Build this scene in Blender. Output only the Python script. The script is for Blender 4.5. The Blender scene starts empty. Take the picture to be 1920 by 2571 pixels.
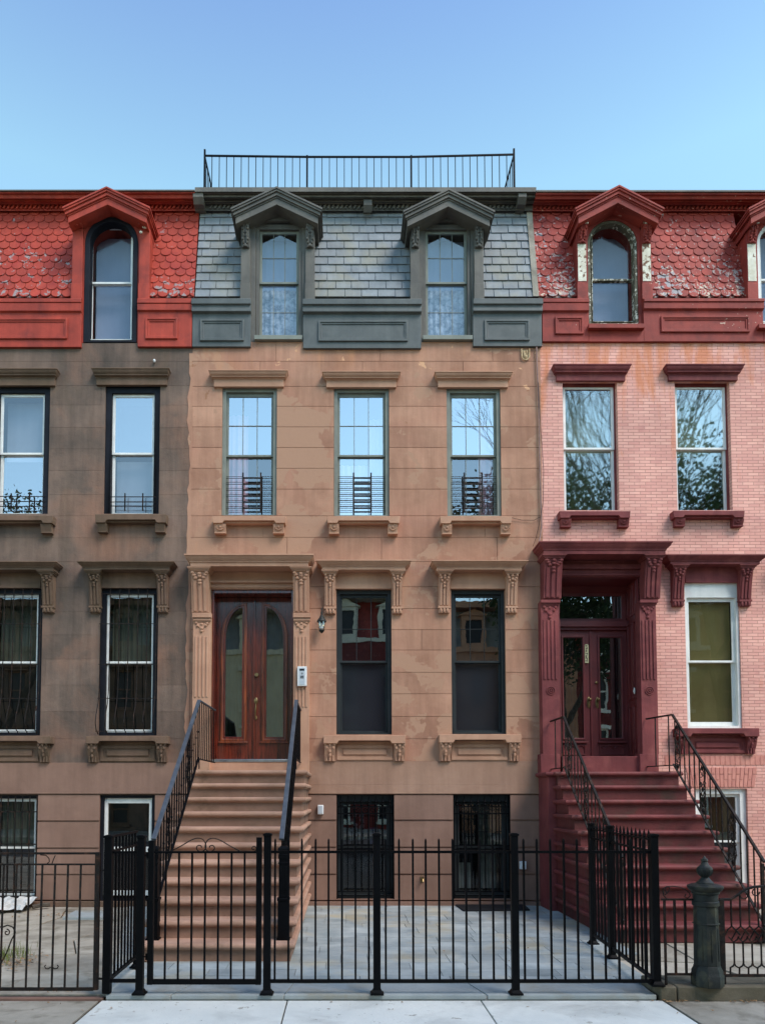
import bpy, math, random
from mathutils import Vector
random.seed(7)
C = bpy.context.scene.collection
R = math.radians
# ---------------------------------------------------------------- survey of the street front
CX, CY, F, TH, D, EYE = 860., 1900., 1900., R(3.0), 12.7, 1.81
def W(u, v, Y=0.):
    """photo reading on the plane Y -> metres (X, Z)"""
    a = (u-CX)/F; b = (CY-v)/F
    y = math.cos(TH)-b*math.sin(TH); z = math.sin(TH)+b*math.cos(TH)
    t = (Y+D)/y
    return a*t, EYE+z*t
def X_(u, v, Y=0.): return W(u, v, Y)[0]
def Z_(v, Y=0.): return W(860, v, Y)[1]
def G(u, v, z=0.):
    a = (u-CX)/F; b = (CY-v)/F
    y = math.cos(TH)-b*math.sin(TH); zz = math.sin(TH)+b*math.cos(TH)
    t = (z-EYE)/zz
    return a*t, y*t-D
def BX(u0, v0, u1, v1, Y=0.):
    vm = (v0+v1)/2
    return X_(u0, vm, Y), X_(u1, vm, Y), Z_(v1, Y), Z_(v0, Y)

# ---------------------------------------------------------------- objects
ORG = {}
def tag(o, label=None, cat=None, group=None, kind=None):
    if label: o['label'] = label
    if cat: o['category'] = cat
    if group: o['group'] = group
    if kind: o['kind'] = kind
    return o
def thing(name, loc, label, cat, group=None):
    o = bpy.data.objects.new(name, None); C.objects.link(o)
    o.location = loc; o.empty_display_size = .2
    ORG[o.name] = Vector(loc)
    return tag(o, label, cat, group)
class MB:
    def __init__(s): s.v = []; s.f = []; s.t = []; s.tone = 0.
    def add(s, vs, fs):
        n = len(s.v); s.v += [tuple(p) for p in vs]
        for f in fs: s.f.append([n+i for i in f]); s.t.append(s.tone)
    def box(s, x0, x1, y0, y1, z0, z1, back=True):
        if x0 > x1: x0, x1 = x1, x0
        if y0 > y1: y0, y1 = y1, y0
        if z0 > z1: z0, z1 = z1, z0
        vs = [(x0,y0,z0),(x1,y0,z0),(x1,y1,z0),(x0,y1,z0),(x0,y0,z1),(x1,y0,z1),(x1,y1,z1),(x0,y1,z1)]
        fs = [(0,1,5,4),(1,2,6,5),(3,0,4,7),(3,2,1,0),(4,5,6,7)]
        if back: fs.append((2,3,7,6))
        s.add(vs, fs)
    def prism(s, poly, a0, a1, ax='y'):
        n = len(poly)
        def P(p, a):
            if ax == 'y': return (p[0], a, p[1])
            if ax == 'x': return (a, p[0], p[1])
            return (p[0], p[1], a)
        vs = [P(p, a0) for p in poly]+[P(p, a1) for p in poly]
        fs = [list(range(n)), list(range(2*n-1, n-1, -1))]+[(i, i+n, (i+1) % n+n, (i+1) % n) for i in range(n)]
        s.add(vs, fs)
    def ring(s, inn, out, y0, y1, closed=True):
        n = len(inn)
        vs = [(p[0],y0,p[1]) for p in inn]+[(p[0],y0,p[1]) for p in out]+[(p[0],y1,p[1]) for p in inn]+[(p[0],y1,p[1]) for p in out]
        fs = []
        for i in range(n if closed else n-1):
            j = (i+1) % n
            fs += [(i,j,n+j,n+i), (2*n+j,2*n+i,3*n+i,3*n+j), (i,2*n+i,2*n+j,j), (n+j,3*n+j,3*n+i,n+i)]
        if not closed:
            fs += [(0,n,3*n,2*n), (n-1,2*n-1+2*n,4*n-1-0,n-1+n)] if False else [(0,n,3*n,2*n), (n-1,3*n-1,4*n-1,2*n-1)]
        s.add(vs, fs)
    def frame(s, x0, x1, z0, z1, w, y0, y1, wt=None, wb=None):
        wt = w if wt is None else wt; wb = w if wb is None else wb
        out = [(x0,z0),(x1,z0),(x1,z1),(x0,z1)]
        inn = [(x0+w,z0+wb),(x1-w,z0+wb),(x1-w,z1-wt),(x0+w,z1-wt)]
        s.ring(inn, out, y0, y1)
    def tube(s, pts, r, n=6, r2=None):
        pts = [Vector(p) for p in pts]; m = len(pts)
        vs = []; prev = None
        for i, p in enumerate(pts):
            d = (pts[min(i+1, m-1)]-pts[max(i-1, 0)])
            if d.length < 1e-9: d = Vector((0,0,1))
            d.normalize()
            if prev is None:
                a = Vector((0,0,1)) if abs(d.z) < .9 else Vector((1,0,0))
                s1 = d.cross(a).normalized()
            else:
                s1 = (prev-d*prev.dot(d))
                s1 = s1.normalized() if s1.length > 1e-6 else d.orthogonal().normalized()
            prev = s1; s2 = d.cross(s1)
            rr = r if r2 is None else r+(r2-r)*i/(m-1)
            for k in range(n):
                an = 2*math.pi*(k+.5)/n
                vs.append(p+s1*math.cos(an)*rr+s2*math.sin(an)*rr)
        fs = []
        for i in range(m-1):
            for k in range(n):
                k2 = (k+1) % n
                fs.append((i*n+k, i*n+k2, (i+1)*n+k2, (i+1)*n+k))
        fs += [list(range(n))[::-1], [(m-1)*n+k for k in range(n)]]
        s.add(vs, fs)
    def bar(s, p0, p1, w, h):
        p0 = Vector(p0); p1 = Vector(p1); d = (p1-p0).normalized()
        a = Vector((0,0,1)) if abs(d.z) < .95 else Vector((0,1,0))
        sx = d.cross(a).normalized(); sz = sx.cross(d)
        vs = []
        for p in (p0, p1):
            for (i, j) in ((-1,-1),(1,-1),(1,1),(-1,1)): vs.append(p+sx*i*w/2+sz*j*h/2)
        s.add(vs, [(0,1,2,3),(7,6,5,4),(0,4,5,1),(1,5,6,2),(2,6,7,3),(3,7,4,0)])
    def lathe(s, prof, cx, cy, n=12, ph=0.):
        m = len(prof); vs = []
        for (r, z) in prof:
            for k in range(n):
                an = 2*math.pi*k/n+ph
                vs.append((cx+r*math.cos(an), cy+r*math.sin(an), z))
        fs = []
        for i in range(m-1):
            for k in range(n):
                k2 = (k+1) % n
                fs.append((i*n+k, i*n+k2, (i+1)*n+k2, (i+1)*n+k))
        fs += [list(range(n))[::-1], [(m-1)*n+k for k in range(n)]]
        s.add(vs, fs)
    def blob(s, cx, cy, cz, rx, ry, rz, n=7, m=4):
        vs = [(cx, cy, cz+rz)]; fs = []
        for i in range(1, m):
            ph = math.pi*i/m
            for k in range(n):
                an = 2*math.pi*k/n
                vs.append((cx+rx*math.sin(ph)*math.cos(an), cy+ry*math.sin(ph)*math.sin(an), cz+rz*math.cos(ph)))
        vs.append((cx, cy, cz-rz)); L = len(vs)-1
        for k in range(n):
            k2 = (k+1) % n
            fs.append((0, 1+k, 1+k2)); fs.append((L, 1+(m-2)*n+k2, 1+(m-2)*n+k))
            for i in range(m-2): fs.append((1+i*n+k, 1+(i+1)*n+k, 1+(i+1)*n+k2, 1+i*n+k2))
        s.add(vs, fs)
    def mould(s, x0, x1, prof, yb):
        """three-sided moulding with mitred returns; prof = (side offset, front Y, z) from the top down"""
        n = len(prof); vs = []
        for (o, y, z) in prof: vs += [(x0-o,yb,z),(x0-o,y,z),(x1+o,y,z),(x1+o,yb,z)]
        fs = []
        for i in range(n-1):
            for k in range(3): fs.append((4*i+k, 4*i+4+k, 4*i+5+k, 4*i+1+k))
            fs.append((4*i+3, 4*i+7, 4*i+4, 4*i))
        fs += [(0,1,2,3), (4*n-1,4*n-2,4*n-3,4*n-4)]
        s.add(vs, fs)
    def build(s, name, mat, parent=None, bevel=0., smooth=True, seg=2):
        import bmesh
        me = bpy.data.meshes.new(name)
        xs = [p[0] for p in s.v]; ys = [p[1] for p in s.v]; zs = [p[2] for p in s.v]
        o3 = Vector(((min(xs)+max(xs))/2, (min(ys)+max(ys))/2, min(zs)))
        me.from_pydata([(p[0]-o3.x, p[1]-o3.y, p[2]-o3.z) for p in s.v], [], s.f)
        at = me.attributes.new('tone', 'FLOAT', 'FACE')
        for i, t in enumerate(s.t): at.data[i].value = t
        bm = bmesh.new(); bm.from_mesh(me)
        bmesh.ops.recalc_face_normals(bm, faces=bm.faces[:]); bm.to_mesh(me); bm.free()
        if smooth:
            for p in me.polygons: p.use_smooth = True
            me.set_sharp_from_angle(angle=R(32))
        me.materials.append(mat)
        o = bpy.data.objects.new(name, me); C.objects.link(o)
        ORG[o.name] = o3
        if parent is not None:
            o.parent = parent; o.location = o3-ORG[parent.name]
        else: o.location = o3
        if bevel > 0:
            b = o.modifiers.new('edge', 'BEVEL'); b.width = bevel; b.segments = seg
            b.limit_method = 'ANGLE'; b.angle_limit = R(35); b.harden_normals = False
        return o
def again(o, parent, pos, name=None):
    """another copy of a part (shared mesh) with its own origin at pos"""
    c = o.copy(); C.objects.link(c); c.parent = parent
    ORG[c.name] = Vector(pos); c.location = Vector(pos)-(ORG[parent.name] if parent else Vector())
    return c

# ---------------------------------------------------------------- materials
def s3(r, g, b, k=1.):
    f = lambda c: ((c/255)/12.92 if c/255 <= .04045 else ((c/255+.055)/1.055)**2.4)*k
    return (f(r), f(g), f(b), 1)
def newmat(name):
    m = bpy.data.materials.new(name); m.use_nodes = True
    nt = m.node_tree; nt.nodes.clear()
    out = nt.nodes.new('ShaderNodeOutputMaterial')
    return m, nt, out
def nd(nt, t, **kw):
    n = nt.nodes.new(t)
    for k, v in kw.items(): setattr(n, k, v)
    return n
def lk(nt, a, b): nt.links.new(a, b)
def mixc(nt, fac, a, b, mode='MIX'):
    n = nd(nt, 'ShaderNodeMix', data_type='RGBA', blend_type=mode)
    for val, sock in ((fac, n.inputs[0]), (a, n.inputs[6]), (b, n.inputs[7])):
        if hasattr(val, 'is_linked'): lk(nt, val, sock)
        else: sock.default_value = val
    return n.outputs[2]
def mth(nt, op, a, b=None, c=None, clamp=False):
    n = nd(nt, 'ShaderNodeMath', operation=op, use_clamp=clamp)
    for i, val in enumerate((a, b, c)):
        if val is None: continue
        if hasattr(val, 'is_linked'): lk(nt, val, n.inputs[i])
        else: n.inputs[i].default_value = val
    return n.outputs[0]
def noise(nt, vec, sc, det=5, rough=.6, dist=0.):
    n = nd(nt, 'ShaderNodeTexNoise'); n.inputs['Scale'].default_value = sc
    n.inputs['Detail'].default_value = det; n.inputs['Roughness'].default_value = rough
    n.inputs['Distortion'].default_value = dist
    lk(nt, vec, n.inputs['Vector']); return n.outputs['Fac']
def mapr(nt, v, a, b, c=0., d=1.):
    n = nd(nt, 'ShaderNodeMapRange'); lk(nt, v, n.inputs[0])
    for i, x in enumerate((a, b, c, d)): n.inputs[i+1].default_value = x
    return n.outputs[0]
def mapping(nt, vec, sc=(1,1,1), loc=(0,0,0), rot=(0,0,0)):
    n = nd(nt, 'ShaderNodeMapping'); lk(nt, vec, n.inputs[0])
    n.inputs['Scale'].default_value = sc; n.inputs['Location'].default_value = loc; n.inputs['Rotation'].default_value = rot
    return n.outputs[0]
def surf(name, c1, c2, sc=1.5, rough=.85, bump=.25, bsc=45., streak=0., tone=.0, spots=(), spec=.3, metal=0., c3=None, sc3=5., grain=.06, bdist=.01, extra=None, coat=0.):
    m, nt, out = newmat(name)
    g = nd(nt, 'ShaderNodeNewGeometry'); P = g.outputs['Position']
    f = mapr(nt, noise(nt, P, sc, 6, .62, .3), .36, .64)
    col = mixc(nt, f, c1, c2)
    if c3 is not None:
        f3 = mapr(nt, noise(nt, mapping(nt, P, (1,1,1), (7.3,1.1,4.2)), sc3, 5, .6, .5), .5, .72)
        col = mixc(nt, f3, col, c3)
    val = None
    if streak > 0:
        st = noise(nt, mapping(nt, P, (5.5,5.5,.45)), 1.3, 5, .65)
        val = mapr(nt, st, .3, .7, 1-streak, 1+streak*.35)
    gr = mapr(nt, noise(nt, P, 160, 2, .7), .25, .75, 1-grain, 1+grain)
    val = gr if val is None else mth(nt, 'MULTIPLY', val, gr)
    if tone > 0:
        a = nd(nt, 'ShaderNodeAttribute', attribute_name='tone')
        val = mth(nt, 'MULTIPLY', val, mth(nt, 'MULTIPLY_ADD', a.outputs['Fac'], tone, 1.))
    vm = nd(nt, 'ShaderNodeVectorMath', operation='SCALE'); lk(nt, col, vm.inputs[0]); lk(nt, val, vm.inputs['Scale'])
    col = vm.outputs[0]
    for (ssc, th, cc, zlo, zhi, seed) in spots:
        v = noise(nt, mapping(nt, P, (1,1,1), (seed, seed*.7, seed*1.3)), ssc, 4, .62, .25)
        big = noise(nt, mapping(nt, P, (1,1,1), (seed*2.1, 3, seed)), ssc*.16, 2, .5)
        v = mth(nt, 'MULTIPLY_ADD', big, .45, v)
        if zhi != zlo:
            sx = nd(nt, 'ShaderNodeSeparateXYZ'); lk(nt, P, sx.inputs[0])
            v = mth(nt, 'ADD', v, mapr(nt, sx.outputs[2], zlo, zhi, .10, -.10))
        mask = mapr(nt, v, th, th+.02)
        col = mixc(nt, mask, col, cc)
    if extra: col = extra(nt, P, col)
    b = nd(nt, 'ShaderNodeBsdfPrincipled')
    lk(nt, col, b.inputs['Base Color'])
    b.inputs['Roughness'].default_value = rough; b.inputs['Metallic'].default_value = metal
    b.inputs['Specular IOR Level'].default_value = spec
    if coat: b.inputs['Coat Weight'].default_value = coat; b.inputs['Coat Roughness'].default_value = .12
    h = mth(nt, 'ADD', noise(nt, P, bsc, 5, .65), mth(nt, 'MULTIPLY', noise(nt, P, bsc*.2, 3, .5), 1.6))
    bp = nd(nt, 'ShaderNodeBump'); bp.inputs['Strength'].default_value = bump; bp.inputs['Distance'].default_value = bdist
    lk(nt, h, bp.inputs['Height']); lk(nt, bp.outputs[0], b.inputs['Normal'])
    lk(nt, b.outputs[0], out.inputs[0])
    m['bsdf'] = b.name
    return m
def glass(name, fac, tint=(.92,.96,.97,1), wav=.25, rough=.0, sc=2.2, rtint=(1,1,1,1)):
    m, nt, out = newmat(name)
    g = nd(nt, 'ShaderNodeNewGeometry')
    tr = nd(nt, 'ShaderNodeBsdfTransparent'); tr.inputs[0].default_value = tint
    gl = nd(nt, 'ShaderNodeBsdfGlossy'); gl.inputs['Roughness'].default_value = rough; gl.inputs['Color'].default_value = rtint
    bp = nd(nt, 'ShaderNodeBump'); bp.inputs['Strength'].default_value = wav; bp.inputs['Distance'].default_value = .004
    lk(nt, noise(nt, g.outputs['Position'], sc, 2, .5), bp.inputs['Height']); lk(nt, bp.outputs[0], gl.inputs['Normal'])
    mx = nd(nt, 'ShaderNodeMixShader'); mx.inputs[0].default_value = fac
    lk(nt, tr.outputs[0], mx.inputs[1]); lk(nt, gl.outputs[0], mx.inputs[2]); lk(nt, mx.outputs[0], out.inputs[0])
    return m
M = {}
# stone and render
def stain(cols, zlo, zhi):
    def f(nt, P, col):
        sx = nd(nt, 'ShaderNodeSeparateXYZ'); lk(nt, P, sx.inputs[0])
        v = noise(nt, mapping(nt, P, (2.2,2.2,.5), (3,1,2)), 1., 4, .6, .6)
        zz = mapr(nt, sx.outputs[2], zlo, zhi, -.12, .12)
        return mixc(nt, mapr(nt, mth(nt, 'ADD', v, zz), .52, .72, 0, .65), col, cols)
    return f
M['brown'] = surf('painted_brownstone', s3(184,140,115), s3(154,112,90), .9, .88, .25, 60, streak=.2, tone=.075, c3=s3(172,124,102), sc3=.7, spots=((1.3, .80, s3(168,130,106), 0, 0, 9.), (2.6, .90, s3(206,160,124), 10.2, 8.2, 6.), (5., .93, s3(150,108,82), 10.4, 7.5, 13.)), extra=stain(s3(188,134,98), 8., 11.5))
M['browntrim'] = surf('brownstone_trim', s3(188,146,120), s3(168,126,102), 1.2, .85, .2, 70, streak=.10)
M['dark'] = surf('weathered_brownstone', s3(124,103,90), s3(90,79,71), .9, .92, .4, 55, streak=.28, tone=.12, c3=s3(138,104,86), sc3=.8, extra=stain(s3(96,82,68), 3.5, 12))
M['darktrim'] = surf('weathered_stone_trim', s3(122,96,80), s3(98,80,64), 1.6, .9, .3, 60, streak=.2)
M['basestone'] = surf('shaded_basement_stone', s3(140,110,95), s3(124,96,82), .9, .88, .25, 60, streak=.14, tone=.05)  # own stone tone, darkened further to carry shade low on the fronts
M['redL'] = surf('bright_red_paint', s3(176,68,50), s3(152,58,44), 1.4, .62, .2, 40, streak=.14, tone=.10, c3=s3(150,50,42), sc3=2.2,
    spots=((9., .84, s3(146,130,128), 9.7, 12.2, 3.),))
M['redLtrim'] = surf('bright_red_trim_paint', s3(176,67,49), s3(148,56,42), 1.6, .62, .25, 45, streak=.24, c3=s3(132,52,42), sc3=3.)
M['redR'] = surf('faded_red_paint', s3(160,64,52), s3(136,53,45), 1.4, .68, .2, 40, streak=.16, tone=.13, c3=s3(118,44,42), sc3=2.4,
    spots=((14., .80, s3(162,140,134), 9.75, 12.3, 8.), (8., .86, s3(148,144,146), 9.75, 12.4, 2.), (22., .84, s3(196,178,158), 9.8, 11.5, 21.)))
M['redRtrim'] = surf('faded_red_trim_paint', s3(152,60,49), s3(130,50,43), 1.8, .66, .2, 45, streak=.16, c3=s3(112,44,38), sc3=3., spots=((16., .93, s3(190,158,140), 0, 0, 5.),))
M['peel'] = surf('peeled_white_paint', s3(226,222,206), s3(204,196,174), 6, .9, .5, 50, streak=.15, spots=((14., .84, s3(120,92,74), 0, 0, 2.),))
M['oxblood'] = surf('oxblood_masonry_paint', s3(130,63,63), s3(104,49,50), 1.5, .74, .25, 50, streak=.2, c3=s3(140,76,72), sc3=2.2)
M['oxdoor'] = surf('oxblood_door_paint', s3(110,43,43), s3(88,34,36), 1.5, .45, .12, 50, streak=.08, spec=.5)
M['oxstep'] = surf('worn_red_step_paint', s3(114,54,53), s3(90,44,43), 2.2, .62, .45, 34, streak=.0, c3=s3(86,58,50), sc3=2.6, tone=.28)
M['slate'] = surf('grey_slate', s3(131,136,139), s3(119,124,127), 3, .62, .25, 60, tone=.07, streak=.14, c3=s3(136,134,122), sc3=1.2)
M['greytrim'] = surf('olive_grey_trim_paint', s3(104,100,92), s3(84,82,77), 2, .6, .15, 60, streak=.2)
M['greypanel'] = surf('slate_grey_panel_paint', s3(94,98,96), s3(78,83,82), 2, .55, .12, 60, streak=.12)
M['greywin'] = surf('grey_green_window_paint', s3(128,131,120), s3(112,116,107), 3, .5, .08, 60, streak=.06)
M['slatewin'] = surf('dark_window_paint', s3(50,54,55), s3(42,46,47), 3, .5, .08, 60, spec=.15)
M['navy'] = surf('navy_window_paint', s3(30,31,38), s3(22,23,29), 3, .55, .1, 60, streak=.25, spec=.15)
M['white'] = surf('white_window_frame', s3(232,232,226), s3(216,217,212), 4, .45, .06, 60, streak=.08)
M['oldwin'] = surf('peeling_olive_window_paint', s3(104,100,82), s3(80,76,62), 5, .7, .4, 50, spots=((16., .78, s3(200,196,180), 0, 0, 4.),))
M['black'] = surf('black_iron_paint', s3(9,10,13), s3(5,6,8), 5, .5, .12, 90, spec=.09)
M['iron'] = surf('old_black_iron', s3(30,26,24), s3(19,17,16), 9, .6, .4, 90, c3=s3(66,44,32), sc3=14, spec=.2)
M['castiron'] = surf('green_black_cast_iron', s3(34,38,36), s3(23,27,27), 6, .55, .35, 60, c3=s3(68,66,50), sc3=7, spec=.3)
M['greyrail'] = surf('grey_handrail_paint', s3(72,78,86), s3(54,60,68), 6, .42, .1, 80, spec=.5)
M['steel'] = surf('brushed_steel', s3(190,192,196), s3(160,162,166), 8, .3, .05, 90, metal=.9)
M['brass'] = surf('tarnished_brass', s3(150,128,86), s3(96,80,56), 14, .4, .15, 90, metal=.7)
M['plastic'] = surf('light_plastic', s3(216,218,216), s3(204,206,206), 5, .5, .04, 60)
M['greyplastic'] = surf('grey_plastic', s3(176,184,190), s3(166,174,180), 5, .5, .04, 60)
M['darkplastic'] = surf('dark_plastic', s3(34,38,44), s3(26,28,34), 5, .4, .04, 60)
M['interior'] = surf('dim_room', s3(70,66,62), s3(58,54,50), 1, .9, .05, 40)
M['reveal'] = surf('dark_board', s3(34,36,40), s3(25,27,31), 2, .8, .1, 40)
M['shade'] = surf('blue_grey_window_shade', s3(150,162,180), s3(138,152,170), .8, .8, .1, 20, streak=.06)
M['shade2'] = surf('grey_window_shade', s3(150,160,166), s3(136,148,156), .8, .8, .1, 20, streak=.08)
M['reflhaze'] = surf('reflection_haze_green', s3(168,176,160), s3(150,160,146), .8, .8, .1, 20)  # pale colour that lends haze to reflections in the panes
M['darkolive'] = surf('dark_olive_curtain', s3(84,80,48), s3(60,58,36), 2, .85, .1, 20)
M['shadedark'] = surf('dark_grey_shade', s3(54,58,62), s3(46,49,53), .8, .8, .1, 20)
M['sheer'] = surf('sheer_curtain', s3(226,220,224), s3(206,200,208), 2, .85, .2, 20, streak=.1)
M['pinkc'] = surf('pink_curtain', s3(214,176,184), s3(196,156,168), 2, .85, .2, 20, streak=.12)
M['lace'] = surf('lace_curtain', s3(196,200,206), s3(90,100,112), 9, .9, .3, 30)
M['blind'] = surf('olive_blind', s3(176,166,120), s3(156,146,104), 1, .6, .1, 40)
M['blindw'] = surf('pale_blind', s3(176,182,172), s3(160,166,158), 1, .6, .1, 40)
M['greencurt'] = surf('pale_green_curtain', s3(140,148,136), s3(110,118,104), 2, .85, .1, 40, streak=.1)
def wood(nt, P, col):
    w = noise(nt, mapping(nt, P, (14,14,.9)), 1.6, 6, .7, .6)
    return mixc(nt, mapr(nt, w, .35, .68), col, s3(40,14,10))
M['wood'] = surf('varnished_mahogany', s3(118,46,28), s3(90,34,22), 1.2, .26, .06, 40, extra=wood, spec=.5, coat=.5)
M['woodlight'] = surf('varnished_moulding', s3(150,74,36), s3(120,54,26), 1.2, .32, .06, 40, extra=wood, spec=.5, coat=.3)
# glass
M['g_sky'] = glass('bright_sky_glass', .54, (.8,.84,.86,1), wav=.1, rtint=(.93,.95,.95,1))
M['g_dorm'] = glass('dormer_glass', .14, (.74,.80,.86,1), wav=.2)
M['g_left'] = glass('left_house_glass', .46, (.85,.88,.9,1), wav=.12)
M['g_right'] = glass('old_wavy_glass', .42, (.85,.9,.85,1), wav=.055, sc=2.6, rtint=(.97,1,.95,1), rough=.022)
M['g_dim'] = glass('dim_glass', .24, (.5,.53,.56,1), wav=.15)
M['g_dimmer'] = glass('screened_glass', .05, (.62,.64,.68,1), wav=.15, rough=.08)
M['g_door'] = glass('door_glass', .19, (.16,.19,.19,1), wav=.16)
M['g_blind'] = glass('blind_glass', .05, (.72,.72,.66,1), wav=.1)
M['g_low'] = glass('dull_glass', .17, (.5,.52,.5,1), wav=.12)
M['g_mid'] = glass('half_bright_glass', .24, (.85,.88,.9,1), wav=.12)
M['g_dull'] = glass('dusty_glass', .06, (.8,.82,.86,1), wav=.1, rough=.1)
M['g_screen'] = glass('insect_screen_glass', .17, (.8,.82,.86,1), wav=.1, rough=.12)
M['g_rlow'] = glass('old_lower_glass', .36, (.42,.48,.38,1), wav=.07, sc=3.2, rtint=(.97,1,.95,1), rough=.022)
M['g_lamp'] = glass('lamp_glass', .2, (.95,.95,.92,1), wav=.5)
# ground
M['bluestone'] = surf('bluestone_paving', s3(160,166,164), s3(130,139,140), 2.2, .75, .2, 50, tone=.17, c3=s3(162,154,132), sc3=1.3)
M['coping'] = surf('bluestone_coping', s3(158,164,162), s3(136,144,145), 1.6, .7, .15, 50, tone=.05, c3=s3(140,136,122), sc3=1.8)
M['mortar'] = surf('pale_mortar', s3(176,176,168), s3(150,150,142), 4, .9, .3, 60)
M['newcon'] = surf('new_concrete', s3(212,212,204), s3(196,198,192), 1.1, .85, .3, 90, tone=.03, c3=s3(160,160,154), sc3=.9, spots=((9., .92, s3(160,156,146), 0, 0, 4.), (34., .94, s3(120,116,108), 0, 0, 15.)))
M['oldcon'] = surf('old_concrete', s3(160,153,140), s3(132,125,112), 1.7, .92, .5, 70, c3=s3(96,88,74), sc3=2.4, tone=.05, grain=.16)
M['yard'] = surf('worn_flagstone', s3(168,160,145), s3(136,128,114), 1.5, .9, .4, 50, tone=.12, c3=s3(100,92,76), sc3=2.2)
M['soil'] = surf('dark_joint_soil', s3(66,58,46), s3(48,42,34), 6, 1., .6, 50)
M['kerbstone'] = surf('mossy_kerb_stone', s3(120,112,96), s3(92,85,70), 2.2, .92, .45, 40, c3=s3(66,62,48), sc3=3.)
M['redkerb'] = surf('reddish_kerb_stone', s3(128,96,84), s3(104,82,72), 2.2, .92, .4, 40)
M['asphalt'] = surf('asphalt', s3(66,66,68), s3(54,54,56), 2, .92, .5, 120)
M['leaf'] = surf('dry_leaf', s3(150,118,82), s3(104,78,54), 20, .8, .2, 60, tone=.4)
M['grass'] = surf('grass_blade', s3(112,120,58), s3(84,96,44), 12, .8, .1, 60, tone=.3)
M['foliage'] = surf('dark_foliage', s3(58,76,42), s3(38,54,30), 4, .7, .1, 60, tone=.35)
M['bark'] = surf('grey_bark', s3(88,80,70), s3(60,54,46), 6, .95, .6, 40)
M['tarp'] = surf('crumpled_plastic_sheet', s3(196,196,192), s3(166,166,160), 6, .5, .4, 30)
M['cable'] = surf('cable_sheath', s3(150,120,112), s3(120,96,90), 10, .7, .1, 60)
M['rubber'] = surf('black_rubber_mat', s3(24,25,28), s3(16,17,20), 14, .8, .4, 90)
# painted brick
def brickmat(name, cA, cB, cM, rust=True, bw=.185, rh=.0545):
    m, nt, out = newmat(name)
    g = nd(nt, 'ShaderNodeNewGeometry'); P = g.outputs['Position']
    sp = nd(nt, 'ShaderNodeSeparateXYZ'); lk(nt, P, sp.inputs[0])
    cb = nd(nt, 'ShaderNodeCombineXYZ')
    wob = mth(nt, 'MULTIPLY', noise(nt, P, 3., 2), .012)
    lk(nt, mth(nt, 'ADD', sp.outputs[0], sp.outputs[1]), cb.inputs[0]); lk(nt, mth(nt, 'ADD', sp.outputs[2], wob), cb.inputs[1])
    br = nd(nt, 'ShaderNodeTexBrick'); lk(nt, cb.outputs[0], br.inputs['Vector'])
    br.inputs['Scale'].default_value = 1.; br.inputs['Brick Width'].default_value = bw; br.inputs['Row Height'].default_value = rh
    br.inputs['Mortar Size'].default_value = .0042; br.inputs['Mortar Smooth'].default_value = .35; br.inputs['Bias'].default_value = 0.
    br.inputs['Color1'].default_value = cA; br.inputs['Color2'].default_value = cB; br.inputs['Mortar'].default_value = cM
    f = mapr(nt, noise(nt, P, .8, 5, .6), .35, .65, .86, 1.08)
    vm = nd(nt, 'ShaderNodeVectorMath', operation='SCALE'); lk(nt, br.outputs['Color'], vm.inputs[0]); lk(nt, f, vm.inputs['Scale'])
    col = vm.outputs[0]
    if rust:
        v = noise(nt, mapping(nt, P, (4,4,.6), (2,5,1)), 1., 4, .6, .5)
        zz = mapr(nt, sp.outputs[2], 7.5, 9.8, -.12, .10)
        col = mixc(nt, mapr(nt, mth(nt, 'ADD', v, zz), .52, .66, 0, .7), col, s3(206,124,78))
    v2 = noise(nt, mapping(nt, P, (1,1,1), (12,5,1)), 2.6, 5, .65)
    col = mixc(nt, mapr(nt, v2, .58, .75, 0, .4), col, s3(176,116,112))
    b = nd(nt, 'ShaderNodeBsdfPrincipled'); lk(nt, col, b.inputs['Base Color']); b.inputs['Roughness'].default_value = .82
    b.inputs['Specular IOR Level'].default_value = .3
    h = mth(nt, 'ADD', mth(nt, 'MULTIPLY', br.outputs['Fac'], -1.), mth(nt, 'MULTIPLY', noise(nt, P, 40, 4), .5))
    bp = nd(nt, 'ShaderNodeBump'); bp.inputs['Strength'].default_value = .8; bp.inputs['Distance'].default_value = .012
    lk(nt, h, bp.inputs['Height']); lk(nt, bp.outputs[0], b.inputs['Normal']); lk(nt, b.outputs[0], out.inputs[0])
    return m
M['pinkbrick'] = brickmat('pink_painted_brick', s3(230,174,158), s3(214,154,141), s3(172,122,110))
M['redbrick'] = brickmat('plain_red_brick', s3(120,48,44), s3(104,40,38), s3(84,44,42), rust=False)
# ================================================================ building pieces
def rects(x0, x1, z0, z1, ops):
    zc = {z0, z1}
    for (a, b, c, d) in ops:
        for z in (c, d):
            if z0 < z < z1: zc.add(z)
    zc = sorted(zc); out = []
    for i in range(len(zc)-1):
        za, zb = zc[i], zc[i+1]; zm = (za+zb)/2
        cuts = sorted((a, b) for (a, b, c, d) in ops if c < zm < d and b > x0 and a < x1)
        x = x0
        for (a, b) in cuts:
            if a > x: out.append((x, a, za, zb))
            x = max(x, b)
        if x < x1: out.append((x, x1, za, zb))
    return out
def ashlar(mb, xL, xR, zs, joints, ops, gap, depth=.012, var=1.):
    for i in range(len(zs)-1):
        za = zs[i]+gap/2; zb = zs[i+1]-gap/2
        js = [xL-gap/2]+[x for x in joints(i) if xL+.1 < x < xR-.1]+[xR+gap/2]
        for j in range(len(js)-1):
            mb.tone = random.uniform(-1, 1)*var
            for r in rects(js[j]+gap/2, js[j+1]-gap/2, za, zb, ops):
                mb.box(r[0], r[1], 0, depth, r[2], r[3], back=False)
    mb.tone = 0
    for r in rects(xL, xR, zs[0], zs[-1], ops): mb.box(r[0], r[1], depth, .3, r[2], r[3])
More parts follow.
